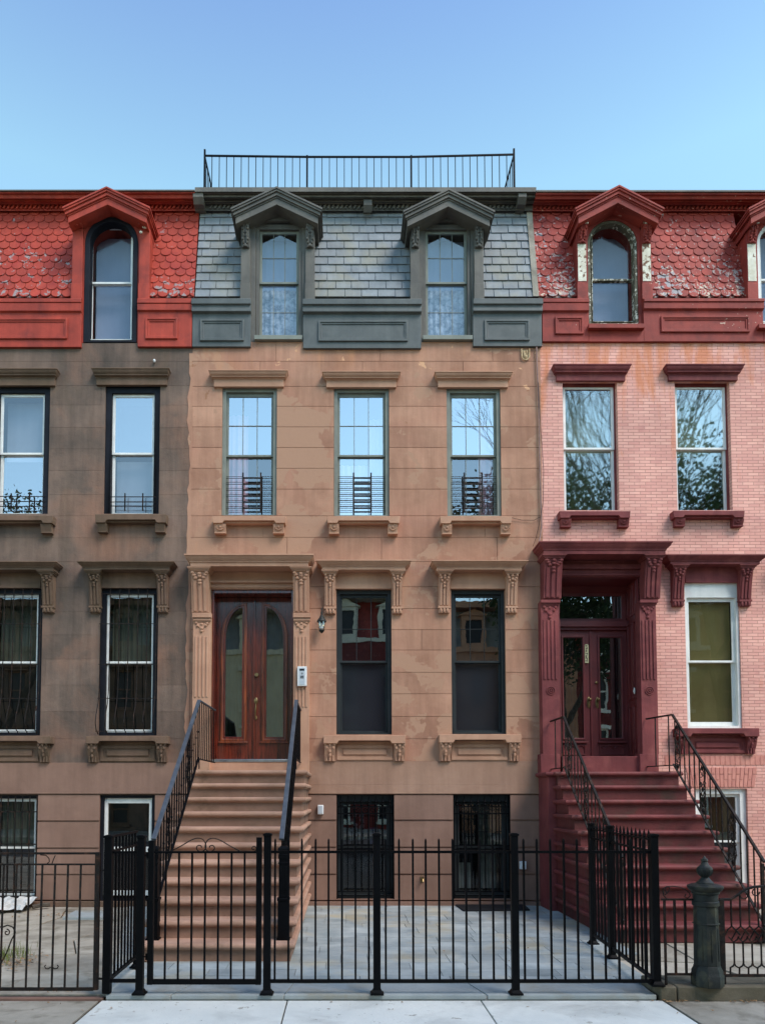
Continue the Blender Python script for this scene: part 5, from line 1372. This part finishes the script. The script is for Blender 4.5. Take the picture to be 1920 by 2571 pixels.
for k in range(9):
    u = 1828+22.5*k
    mb = MB(); x = gx(u); sp = gx(22.5+860)
    mb.tube([(x, yk2, topz(u)), (x, yk2, gz(2322)), (x+.02, yk2, gz(2328)), (x+.05, yk2, gz(2336)), (x+.078, yk2, gz(2345))], .0085, 5)
    mb.tube([(x+.005, yk2, gz(2322)), (x-.03, yk2+.012, gz(2332)), (x-.055, yk2+.012, gz(2345)), (x-.08, yk2+.012, gz(2356))], .0065, 5)
    mb.tube([(x+.018, yk2, gz(2362)), (x+.018, yk2, gz(2414)), (x+.010, yk2, gz(2420)), (x-.02, yk2, gz(2425)), (x-.022, yk2, gz(2444))], .0085, 5)
    mb.tube([(x+.018, yk2, gz(2414)), (x+.03, yk2, gz(2421)), (x+.055, yk2, gz(2425))], .0075, 5)
    mb.tube([(x-.03, yk2, gz(2349)), (x, yk2, gz(2358)), (x+.018, yk2, gz(2362)), (x+.05, yk2, gz(2356)), (x+.065, yk2, gz(2348))], .0065, 5)
    mb.build('baluster', M['iron'], GO)
mb = MB(); mb.tube(spiral(gx(1862), gz(2246), .04, math.pi, .7, yk2, shrink=.4), .006, 5); mb.tube(spiral(gx(1890), gz(2238), .04, 0, .7, yk2, shrink=.4, sgn=-1), .006, 5); mb.build('scroll', M['iron'], GO)

# ================================================================ stair railings
def stair_rail(label, X, Dt, zt, Db, zbm, mat, matr, ret, npk, rise, newel=None, hand=.05, scroll=(), group=None):
    """handrail from the landing (distance Dt) down to the newel (distance Db)"""
    yt, yb4 = Dt-D, Db-D
    T = thing('stair_railing', (X, yb4, zbm-1.0), label, 'railing', group)
    mb = MB(); mb.bar((X, yt, zt), (X, yb4, zbm), hand, .03); mb.build('handrail', matr, T, bevel=.004)
    if ret:
        mb = MB(); mb.bar((X, yt, zt), (ret[0], ret[1], zt-.01), .035, .025); mb.build('handrail', matr, T, bevel=.004)
    h = rise
    mb = MB(); mb.bar((X, yt, zt-h), (X, yb4+.02, zbm-h), .03, .016); mb.build('bottom_rail', mat, T)
    pr_ = None
    for k in range(npk):
        t = (k+.5)/npk; y = yt+(yb4-yt)*t; z = zt+(zbm-zt)*t
        if pr_ is None:
            mb = MB(); mb.box(X-.0075, X+.0075, y-.0075, y+.0075, z-h, z-.01); mb.blob(X, y, z-h*.5, .015, .015, .02, 6, 4)
            pr_ = mb.build('baluster', mat, T); q = ORG[pr_.name]; y0_, z0_ = y, z
        else: again(pr_, T, (q.x, q.y+y-y0_, q.z+z-z0_))
    if ret:
        zb5 = zt-h-.02; n = max(2, int(abs(ret[1]-yt)+abs(ret[0]-X))*7+2)
        mb = MB(); mb.bar((X, yt, zb5), (ret[0], ret[1], zb5), .025, .016); mb.build('bottom_rail', mat, T)
        for k in range(n):
            t = (k+.3)/n; x = X+(ret[0]-X)*t; y = yt+(ret[1]-yt)*t
            mb = MB(); mb.box(x-.0075, x+.0075, y-.0075, y+.0075, zb5-(.15 if k == 0 else 0), zt-.02); mb.build('baluster', mat, T)
    for t in scroll:
        y = yt+(yb4-yt)*t; z = zt+(zbm-zt)*t; zc = z-h*.5
        mb = MB()
        for (dz, r) in ((.22, .055), (.08, .045), (-.08, .045), (-.22, .055)):
            for sg in (-1, 1):
                mb.tube([(X, y+sg*.05+(r*(1-.6*k/14))*math.cos(math.pi+sg*k*.5), zc+dz+(r*(1-.6*k/14))*math.sin(math.pi+sg*k*.5)) for k in range(15)], .006, 4)
        mb.tube([(X, y+.09*math.sin(k*.52), zc-.36+.72*k/12) for k in range(13)], .006, 4); mb.tube([(X, y-.09*math.sin(k*.52), zc-.36+.72*k/12) for k in range(13)], .006, 4)
        for dz in (-.3, 0, .3): mb.blob(X, y, zc+dz, .018, .03, .035, 6, 4)
        mb.build('scroll', mat, T)
    if newel: newel(T)
    return T
def newel_c(x, y, z0, z1):
    def f(T):
        mb = MB(); w = .052
        mb.box(x-.075, x+.075, y-.06, y+.06, z0, z0+.02)
        mb.box(x-.062, x+.062, y-.062, y+.062, z0+.02, z0+.44); mb.box(x-.07, x+.07, y-.07, y+.07, z0+.44, z0+.47)
        mb.box(x-w, x+w, y-w, y+w, z0+.47, z1-.14); mb.box(x-.058, x+.058, y-.058, y+.058, z1-.20, z1-.18); mb.box(x-w-.006, x+w+.006, y-w-.006, y+w+.006, z1-.14, z1-.09)
        mb.lathe([(.072, z1-.09), (.075, z1-.075), (.09, z1-.04), (.082, z1-.02), (.05, z1)], x, y, 4, math.pi/4)
        for sx in (-1, 1): mb.box(x+sx*.03-.004, x+sx*.03+.004, y-w-.005, y, z0+.52, z1-.22)
        mb.build('newel_post', M['black'], T, bevel=.003)
    return f
yn = 8.62-D
stair_rail('black stair railing with grey handrail on the left side of the tan stoop', -2.15, 11.3, 3.25, 8.66, 1.32, M['black'], M['greyrail'], (-2.12, -.16), 19, .86, newel_c(-2.13, yn, .2, 1.25), .055, scroll=(.28,.72))
stair_rail('black stair railing with grey handrail on the right side of the tan stoop', -.695, 11.3, 3.25, 8.66, 1.32, M['black'], M['greyrail'], (-.70, -.16), 19, .86, newel_c(-.665, yn, .2, 1.25), .055, scroll=(.28,.72))
def newel_r(x, y, z0, z1):
    def f(T):
        mb = MB(); mb.box(x-.02, x+.02, y-.02, y+.02, z0, z1-.02); mb.build('newel_post', M['iron'], T, bevel=.003)
        mb = MB(); mb.blob(x, y-.10, z1-.075, .025, .035, .035, 8, 5); mb.build('rail_end', M['iron'], T)
    return f
stair_rail('old black iron railing with scroll panels on the left side of the red stoop', 3.47, 11.85, 3.06, 9.45, 1.05, M['iron'], M['iron'], (3.44, -.22), 16, .78, newel_r(3.47, 9.5-D, 0, 1.05), .035, scroll=(.10,.42,.75), group=None)
stair_rail('old black iron railing with scroll panels on the right side of the red stoop', 5.20, 11.9, 3.10, 9.40, 1.0, M['iron'], M['iron'], (5.02, -.22), 16, .78, newel_r(5.20, 9.45-D, 0, 1.0), .035, scroll=(.06,.38,.70), group=None)

# ================================================================ roof railing
yr = .55
RR = thing('roof_railing', (X_(900, 470, yr), yr, Z_(470, yr)-.6), 'thin black metal railing round the roof terrace of the tan brownstone', 'railing')
zr0 = ZROOF-.3; rp = [(514, 376), (771, 391), (1032, 391), (1290, 374)]
tv = [(514, 391), (771, 394), (1032, 394), (1290, 388)]
for (u, v) in rp:
    x = X_(u, 430, yr); mb = MB(); mb.box(x-.016, x+.016, yr-.016, yr+.016, zr0, Z_(v, yr)); mb.build('post', M['black'], RR)
for k in range(3):
    (ua, va), (ub, vb_) = tv[k], tv[k+1]
    p, q = (X_(ua, 430, yr), yr, Z_(va, yr)), (X_(ub, 430, yr), yr, Z_(vb_, yr))
    mb = MB(); mb.bar(p, q, .022, .028); mb.build('rail', M['black'], RR)
    mb = MB(); mb.bar((p[0], yr, zr0+.12), (q[0], yr, zr0+.12), .02, .02); mb.build('rail', M['black'], RR)
    n = 14 if k != 1 else 14
    for j in range(1, n):
        t = j/n; x = p[0]+(q[0]-p[0])*t; z = p[2]+(q[2]-p[2])*t
        mb = MB(); mb.box(x-.0065, x+.0065, yr-.0065, yr+.0065, zr0+.12, z); mb.build('picket', M['black'], RR)
for (u, v, dx) in ((514, 391, 0), (1290, 388, 0)):
    x = X_(u, 430, yr); z = Z_(v, yr); mb = MB(); mb.bar((x, yr, z), (x, yr+3.2, z), .022, .028); mb.build('rail', M['black'], RR)
    for j in range(1, 22):
        y = yr+.15*j; mb = MB(); mb.box(x-.0065, x+.0065, y-.0065, y+.0065, zr0+.12, z)
        mb.build('picket', M['black'], RR)
# ================================================================ small fixtures
LT = thing('wall_lantern', (X_(808, 1560, -.15), -.15, Z_(1589, -.15)), 'small black carriage lantern on the wall right of the mahogany doors', 'lantern')
lx, ly = X_(807.5, 1560, -.14), -.14
L_ = lambda v: Z_(v, -.14)
mb = MB(); mb.lathe([(.005, L_(1526)), (.012, L_(1530)), (.008, L_(1533)), (.018, L_(1538)), (.012, L_(1543)), (.030, L_(1547)), (.036, L_(1550)), (.072, L_(1557)), (.080, L_(1560)), (.076, L_(1562))], lx, ly, 14); mb.build('cap', M['castiron'], LT)
mb = MB(); mb.lathe([(.062, L_(1562)), (.062, L_(1570)), (.052, L_(1580)), (.035, L_(1583))], lx, ly, 14); mb.build('glass_shade', M['g_lamp'], LT)
mb = MB(); mb.lathe([(.03, L_(1565)), (.03, L_(1578))], lx, ly, 10); mb.build('bulb', M['plastic'], LT)
mb = MB(); mb.lathe([(.045, L_(1581)), (.048, L_(1583)), (.03, L_(1587)), (.008, L_(1590))], lx, ly, 14)
for k in range(4):
    an = math.pi/4+math.pi/2*k; mb.tube([(lx+.066*math.cos(an), ly+.066*math.sin(an), L_(1562)), (lx+.05*math.cos(an), ly+.05*math.sin(an), L_(1583))], .004, 4)
mb.tube([(lx, ly, L_(1545)), (lx, -.05, L_(1540)), (lx, .01, L_(1555))], .010, 6); mb.box(lx-.04, lx+.04, -.012, .011, L_(1572), L_(1545)); mb.build('bracket', M['castiron'], LT)
IC = thing('intercom', (X_(758, 1700, -.2), -.2, Z_(1723, -.2)), 'light grey door entry intercom panel on the pilaster right of the mahogany doors', 'intercom')
bx = BX(746.5, 1673, 770, 1722, -.22)
mb = MB(); mb.box(bx[0], bx[1], -.215, -.152, bx[2], bx[3]); mb.build('housing', M['plastic'], IC, bevel=.006)
mb = MB(); w_ = bx[1]-bx[0]; h_ = bx[3]-bx[2]; mb.box(bx[0]+.2*w_, bx[0]+.8*w_, -.219, -.214, bx[2]+.06*h_, bx[3]-.08*h_); mb.build('face_plate', M['greyplastic'], IC)
mb = MB(); mb.box(bx[0]+.25*w_, bx[0]+.75*w_, -.222, -.218, bx[3]-.22*h_, bx[3]-.12*h_); mb.build('display', M['darkplastic'], IC)
mb = MB()
for r_ in range(4):
    for c_ in range(3): mb.box(bx[0]+(.33+.13*c_)*w_, bx[0]+(.42+.13*c_)*w_, -.222, -.218, bx[3]-(.50+.037*r_)*h_, bx[3]-(.475+.037*r_)*h_)
for k in range(3): mb.box(bx[0]+.42*w_, bx[0]+.60*w_, -.2215, -.218, bx[3]-(.34+.03*k)*h_, bx[3]-(.33+.03*k)*h_)
mb.build('keypad', M['darkplastic'], IC)
bx = BX(797, 2021, 812, 2045, -.08)
o = MB(); o.box(bx[0], bx[1], -.075, -.0, bx[2], bx[3]); o = o.build('wall_light', M['plastic'], None, bevel=.012); tag(o, 'small cream box light on the basement wall beside the tan stoop', 'light')
mb = MB(); mb.box(bx[0]+.02, bx[1]-.02, -.079, -.074, bx[2]+.02, bx[3]-.02); mb.build('lens', M['greyplastic'], o)
bx = BX(1304.5, 2163, 1321, 2183, -.06); mb = MB(); mb.box(bx[0], bx[1], -.06, .0, bx[2], bx[3]); mb.box(bx[0]+.03, bx[1]-.03, -.075, -.06, bx[2]+.04, bx[3]-.05); o = mb.build('outlet_box', M['plastic'], None, bevel=.008); tag(o, 'pale outdoor socket box on the basement wall right of the second iron grille', 'socket')
mb = MB(); x, z = X_(1061, 2208, -.05), Z_(2208, -.05); mb.tube([(x, 0, z), (x, -.08, z), (x, -.10, z-.04)], .014, 7); mb.tube([(x+.04*math.cos(k*.63), -.05, z+.045+.03*math.sin(k*.63)) for k in range(11)], .005, 4); mb.box(x-.035, x+.02, -.012, 0, z-.05, z+.04)
o = mb.build('garden_tap', M['brass'], None); tag(o, 'small brass garden tap low on the wall between the two iron grilles', 'tap')
# medallion
mx, mz = X_(1318.5, 880, -.02), Z_(890, -.02)
mb = MB(); P = [(mx-.068, -.022, mz+.10), (mx-.066, -.022, mz+.0)]+[(mx-.066*math.cos(math.pi*k/10), -.022, mz-.03-.066*math.sin(math.pi*k/10)) for k in range(11)]+[(mx+.068, -.022, mz+.10)]
mb.tube(P, .011, 6)
for (dx, za, zc) in ((-.024, .08, -.05), (-.004, .07, -.07), (.024, .09, .01), (.012, -.01, -.06)): mb.blob(mx+dx, -.012, mz+(za+zc)/2, .014, .02, abs(za-zc)/2, 8, 6)
mb.prism([(mx-.07, mz+.09), (mx+.07, mz+.09), (mx+.055, mz-.05), (mx, mz-.10), (mx-.055, mz-.05)], -.006, .0)
o = mb.build('wall_medallion', surf('tan_medallion', s3(196,172,136), s3(170,140,104), 20, .8), None); tag(o, 'small U-shaped cast medallion high on the tan wall near the pink house', 'ornament')
o = MB(); o.blob(X_(388, 906, -.03), -.03, Z_(906, -.03), .022, .03, .03, 10, 6); o = o.build('wall_sensor', M['plastic'], None); tag(o, 'tiny white fixture on the dark brown wall above the right-hand lintel', 'light')
# cables
def cab(pts, r, label, mat):
    mb = MB(); P = [(X_(u, v, y), y, Z_(v, y)) for (u, v, y) in pts]; mb.tube(P, r, 6); o = mb.build('cable', mat, None); tag(o, label, 'cable'); return o
cab([(1346, 869, -.03), (1347, 900, -.03), (1349, 950, -.03), (1352, 1030, -.03), (1353.5, 1120, -.03), (1355, 1200, -.03), (1358, 1290, -.03), (1359, 1320, -.04), (1355, 1350, -.05), (1352, 1364, -.08)], .013, 'pale conduit running down the joint between the tan and pink fronts', M['cable'])
cab([(1351, 960, -.05), (1357, 1080, -.05), (1364, 1180, -.06), (1363, 1260, -.06), (1354, 1310, -.06), (1345, 1350, -.06), (1337, 1372, -.06)], .004, 'thin loose wire sagging across the joint below the third sill', M['iron'])
cab([(1284, 1300, -.03), (1310, 1306, -.02), (1340, 1306, -.03), (1357, 1297, -.04)], .004, 'thin wire from the third sill to the pale conduit', M['iron'])
cab([(1358, 1420, -.02), (1361, 1500, -.02), (1363, 1700, -.02), (1366, 1890, -.03), (1371, 1960, -.04)], .012, 'dark pipe in the corner beside the red door surround', M['oxblood'])
# door mat
p = [G(1143, 2274), G(1315, 2273), G(1330, 2287), G(1163, 2289)]
mb = MB(); mb.prism(p, .003, .022, 'z'); o = mb.build('door_mat', M['rubber'], None, bevel=.004); tag(o, 'black rubber mat on the bluestone below the second iron grille', 'mat')
# tarp, stick
mb = MB(); rnd = random.Random(8); nx, ny = 26, 9; x0, x1, y0, y1 = -6.3, X_(88, 2280, -.3), -.75, -.08
vs = [(x0+(x1-x0)*i/nx, y0+(y1-y0)*j/ny+.04*math.sin(i*.9), .03+.09*(j/ny)+rnd.uniform(0, .07)*(1 if 0 < j < ny else .3)) for j in range(ny+1) for i in range(nx+1)]
mb.add(vs, [(j*(nx+1)+i, j*(nx+1)+i+1, (j+1)*(nx+1)+i+1, (j+1)*(nx+1)+i) for j in range(ny) for i in range(nx)])
o = mb.build('plastic_sheet', M['tarp'], None, smooth=False); tag(o, 'crumpled pale plastic sheet lying along the foot of the dark brownstone', 'sheet')
mb = MB(); mb.tube([(X_(85, 2290, -.35), -.4, .03), (X_(105, 2285, -.3), -.33, .05), (X_(125, 2282, -.25), -.25, .05)], .035, 6); o = mb.build('fallen_branch', M['bark'], None); tag(o, 'short dark fallen branch beside the plastic sheet', 'branch')
# step slab in left yard
mb = MB(); q = [G(158, 2305), G(262, 2305), G(262, 2288), G(190, 2288)]; mb.prism(q, -.06, .015, 'z'); tag(mb.build('stepping_slab', M['coping'], None, bevel=.006), kind='structure')
# grass tuft and litter
mb = MB(); rnd = random.Random(5); gxc, gyc = G(12, 2400)
for k in range(260):
    x = gxc+rnd.gauss(0, .13); y = gyc+rnd.gauss(0, .22); h = rnd.uniform(.04, .13); a_ = rnd.uniform(0, 6.28); l = rnd.uniform(.01, .05); mb.tone = rnd.uniform(-1, 1)
    mb.add([(x-.004*math.sin(a_), y+.004*math.cos(a_), -.02), (x+.004*math.sin(a_), y-.004*math.cos(a_), -.02), (x+l*math.cos(a_), y+l*math.sin(a_), h)], [(0,1,2)])
o = mb.build('grass', M['grass'], None, smooth=False); tag(o, 'tuft of green grass growing among dry leaves behind the old rusty fence', 'grass', kind='stuff')
mb = MB(); rnd = random.Random(6)
def leaf(x, y, z, s):
    a_ = rnd.uniform(0, 6.28); c_, s_ = math.cos(a_)*s, math.sin(a_)*s; mb.tone = rnd.uniform(-1, 1); q = .4
    mb.add([(x+c_, y+s_, z+rnd.uniform(0, .012)), (x-s_*q, y+c_*q, z+.004), (x-c_, y-s_, z+rnd.uniform(0, .012)), (x+s_*q, y-c_*q, z+rnd.uniform(.002, .016))], [(0,1,2,3)])
for (u, v, z, n, su, sv, s) in ((25, 2420, -.012, 170, .16, .22, .026), (150, 2487, -.008, 40, .10, .04, .02), (100, 2503, ZS, 45, .4, .03, .018), (262, 2505, ZS, 22, .06, .03, .018), (1690, 2515, ZS, 26, .12, .02, .02), (1890, 2515, ZS, 26, .15, .02, .02), (1560, 2400, .0, 30, .12, .12, .02), (100, 2300, -.01, 40, .25, .1, .025), (990, 2530, ZS+.002, 7, .6, .1, .02), (1350, 2380, .003, 8, .8, .5, .018), (180, 2530, ZS, 14, .3, .15, .018), (1500, 2545, ZS+.002, 6, .5, .06, .018)):
    cx_, cy_ = G(u, v, z)
    for k in range(n): leaf(cx_+rnd.gauss(0, su), cy_+rnd.gauss(0, sv), z+.002, s*rnd.uniform(.6, 1.2))
o = mb.build('fallen_leaves', M['leaf'], None, smooth=False); tag(o, 'scattered dry brown leaves along the kerbs and yard edges', 'leaves', kind='stuff')
# ================================================================ the other side of the street (seen in the window glass)
def far_house(x0, x1, h, wall, trim, label, bay=False):
    yf = -28.; T = thing('row_house', ((x0+x1)/2, yf, 0), label, 'house', 'row houses across the street')
    n = 3; w = (x1-x0)/n; ops = []
    fl = [(.3, 2.0), (3.2, 5.5), (6.6, 8.7)]
    for i in range(n):
        xc = x0+w*(i+.5)
        for (a, b) in fl: ops.append((xc-.5, xc+.5, a, b))
    mb = MB()
    for r_ in rects(x0+.004, x1-.004, -.05, h-2.6, ops): mb.box(r_[0], r_[1], yf-.3, yf, r_[2], r_[3])
    mb.box(x0+.004, x1-.004, yf-10, yf-9.7, -.05, h-2.6)
    mb.build('front_wall', wall, T, smooth=False)
    mb = MB(); mb.prism([(yf-.2, h-2.6), (yf-.6, h-.3), (yf-10, h-.3), (yf-10, h-2.6)], x0+.004, x1-.004, 'x'); mb.build('mansard_roof', M['redRtrim'] if wall is M['redbrick'] else M['slate'], T)
    mb = MB(); mb.box(x0, x1, yf-.7, yf+.45, h-.35, h); mb.box(x0, x1, yf-.3, yf+.12, h-2.75, h-2.5); mb.build('roof_cornice', trim, T)
    for (a, b, c, d) in ops:
        mb = MB(); mb.frame(a, b, c, d, .10, yf-.16, yf-.05); mb.box(a+.1, b-.1, yf-.13, yf-.07, (c+d)/2-.04, (c+d)/2+.04); mb.box(a-.15, b+.15, yf+.001, yf+.18, d, d+.22); mb.box(a-.12, b+.12, yf+.001, yf+.12, c-.14, c-.001)
        wn = mb.build('window', trim, T); board(wn, a+.05, b-.05, c+.05, d-.05, yf-.15, M['darkplastic'], 'pane')
    for i in range(n):
        xc = x0+w*(i+.5)
        mb = MB(); mb.frame(xc-.65, xc+.65, h-2.5, h-.75, .22, yf-.5, yf+.05); mb.prism([(xc-.85, h-.75), (xc+.85, h-.75), (xc, h-.35)], yf-.6, yf+.15); dmm = mb.build('dormer', trim, T)
        board(dmm, xc-.5, xc+.5, h-2.4, h-.9, yf-.1, M['darkplastic'], 'pane')
far_house(-21, -15, 12.5, M['dark'], M['darktrim'], 'weathered brown row house across the street')
far_house(-15, -9, 12.6, M['dark'], M['darktrim'], 'brown row house beside the cream one across the street')
far_house(-9, -1.2, 12.4, surf('cream_render', s3(206,198,170), s3(190,182,156), 1, .85), surf('cream_trim', s3(216,210,186), s3(200,194,170)), 'cream rendered row house across the street facing the mahogany doors')
far_house(-1.2, 6.2, 13., M['redbrick'], surf('pale_trim', s3(206,208,196), s3(190,192,180)), 'red brick row house with pale dormers across the street')
far_house(6.2, 13, 12.4, M['brown'], M['browntrim'], 'tan brownstone across the street behind the evergreen')
far_house(13, 20, 12.4, M['redbrick'], M['white'], 'red brick row house across the street, far right')
far_house(20, 27, 12.6, M['brown'], M['browntrim'], 'tan row house near the right end across the street')
far_house(27, 34, 12.4, M['redbrick'], M['white'], 'red brick row house at the right end across the street')
def tree(name, x, y, h, seed, label, leafy=0, spread=.5, depth=6, grp='street trees across the road'):
    rnd = random.Random(seed); T = thing(name, (x, y, -.2), label, 'tree', grp); mb = MB(); tips = []
    def br(p, d, l, r, lv):
        q = p+d*l; m_ = p+d*l*.5+Vector((rnd.uniform(-1,1), rnd.uniform(-1,1), rnd.uniform(-.3,.3)))*l*.05
        mb.tube([p, m_, q], r, 5 if lv < 3 else 3, r2=r*.68)
        if lv >= depth: tips.append(q); return
        if lv >= 3: tips.append(m_); tips.append(q)
        for k in range(rnd.choice([2, 3]) if lv < depth-1 else 3):
            a = Vector((rnd.uniform(-1,1), rnd.uniform(-1,1), rnd.uniform(-.15,.5)))*spread
            dd = (d+a); dd.z = max(dd.z, .05); dd.normalize()
            br(q, dd, l*rnd.uniform(.66, .82), r*rnd.uniform(.55, .68), lv+1)
    br(Vector((x, y, -.2)), Vector((rnd.uniform(-.05,.05), 0, 1)), h*.27, h*(.014 if leafy > 2 else .010), 0)
    mb.build('trunk', M['bark'], T)
    if leafy:
        lm = MB()
        for t in tips:
            for k in range(leafy*2):
                c = t+Vector((rnd.gauss(0,1), rnd.gauss(0,1), rnd.gauss(0,.8)))*h*.022; s = rnd.uniform(.05, .11); lm.tone = rnd.uniform(-1,1)
                u = Vector((rnd.uniform(-1,1), rnd.uniform(-1,1), rnd.uniform(-1,1))).normalized(); v = u.orthogonal().normalized()
                lm.add([c-u*s-v*s*.5, c+u*s-v*s*.3, c+u*s*.6+v*s*.6, c-u*s*.5+v*s*.5], [(0,1,2,3)])
        lm.build('crown', M['foliage'], T, smooth=False)
    return T
tree('bare_tree', 13.3, -20.8, 23, 3, 'tall bare street tree across the road, left of the pair', depth=8)
tree('bare_tree', 17.3, -20.8, 23, 8, 'tall bare street tree across the road, right of the pair', depth=8)
tree('evergreen_tree', 6.0, -20.9, 14.5, 5, 'dense dark evergreen across the road', leafy=16, spread=.9)
tree('leafy_tree', 10.4, -21.2, 19, 21, 'bushy dark tree right of the evergreen across the road', leafy=12, spread=.8)
tree('leafy_tree', 14.9, -21.0, 20, 33, 'bushy dark tree between the two bare trees across the road', leafy=8, spread=.75)
tree('leafy_tree', -15.4, -21, 18.5, 12, 'leafy tree across the road, far left', leafy=7, spread=.6)
# ================================================================ light, sky, camera
SUN_EL, SUN_AZ = R(50), R(46)          # above the horizon; to the right of straight behind the camera
sun = bpy.data.lights.new('sun', 'SUN'); sun.energy = 1.35; sun.angle = R(26); sun.color = (1, .91, .84)
so = bpy.data.objects.new('sun', sun); C.objects.link(so)
dirv = Vector((math.sin(SUN_AZ)*math.cos(SUN_EL), -math.cos(SUN_AZ)*math.cos(SUN_EL), math.sin(SUN_EL)))
so.rotation_euler = dirv.to_track_quat('Z', 'Y').to_euler(); so.location = dirv*40
wd = bpy.data.worlds.new('World'); bpy.context.scene.world = wd; wd.use_nodes = True
nt = wd.node_tree; nt.nodes.clear()
sky = nt.nodes.new('ShaderNodeTexSky'); sky.sky_type = 'NISHITA'; sky.sun_disc = False
sky.sun_elevation = SUN_EL; sky.sun_rotation = math.pi-SUN_AZ
sky.air_density = 1.0; sky.dust_density = .12; sky.ozone_density = 1.0
bg = nt.nodes.new('ShaderNodeBackground'); bg.inputs[1].default_value = .13
wo = nt.nodes.new('ShaderNodeOutputWorld'); 
tc = nt.nodes.new('ShaderNodeTexCoord'); sx = nt.nodes.new('ShaderNodeSeparateXYZ'); nt.links.new(tc.outputs['Generated'], sx.inputs[0])
cr = nt.nodes.new('ShaderNodeValToRGB'); nt.links.new(sx.outputs[2], cr.inputs[0])   # paler air towards the horizon
cr.color_ramp.elements[0].position = .50; cr.color_ramp.elements[0].color = (1.10, 1.19, 1.02, 1)
e_ = cr.color_ramp.elements.new(.63); e_.color = (1.16, 1.28, .99, 1)
cr.color_ramp.elements[2].position = .76; cr.color_ramp.elements[2].color = (.82, .88, .92, 1)
mm_ = nt.nodes.new('ShaderNodeMix'); mm_.data_type = 'RGBA'; mm_.blend_type = 'MULTIPLY'; mm_.inputs[0].default_value = 1
nt.links.new(sky.outputs[0], mm_.inputs[6]); nt.links.new(cr.outputs[0], mm_.inputs[7]); nt.links.new(mm_.outputs[2], bg.inputs[0]); nt.links.new(bg.outputs[0], wo.inputs[0])
cam = bpy.data.cameras.new('camera'); co = bpy.data.objects.new('camera', cam); C.objects.link(co)
co.location = (0, -D, EYE); co.rotation_euler = (R(90)+TH, 0, 0)
cam.sensor_fit = 'VERTICAL'; cam.sensor_height = 36; cam.sensor_width = 36
cam.lens = 36*F/2571.; cam.shift_y = (CY-1285.5)/2571.; cam.shift_x = (960-CX)/2571.
cam.clip_end = 500; cam.clip_start = .1
sc = bpy.context.scene; sc.camera = co
sc.render.engine = 'CYCLES'; sc.cycles.max_bounces = 6; sc.cycles.transparent_max_bounces = 12
sc.view_settings.view_transform = 'Standard'; sc.view_settings.look = 'None'; sc.view_settings.exposure = 1.5; sc.view_settings.gamma = 1
sc.render.resolution_x = 764; sc.render.resolution_y = 1024
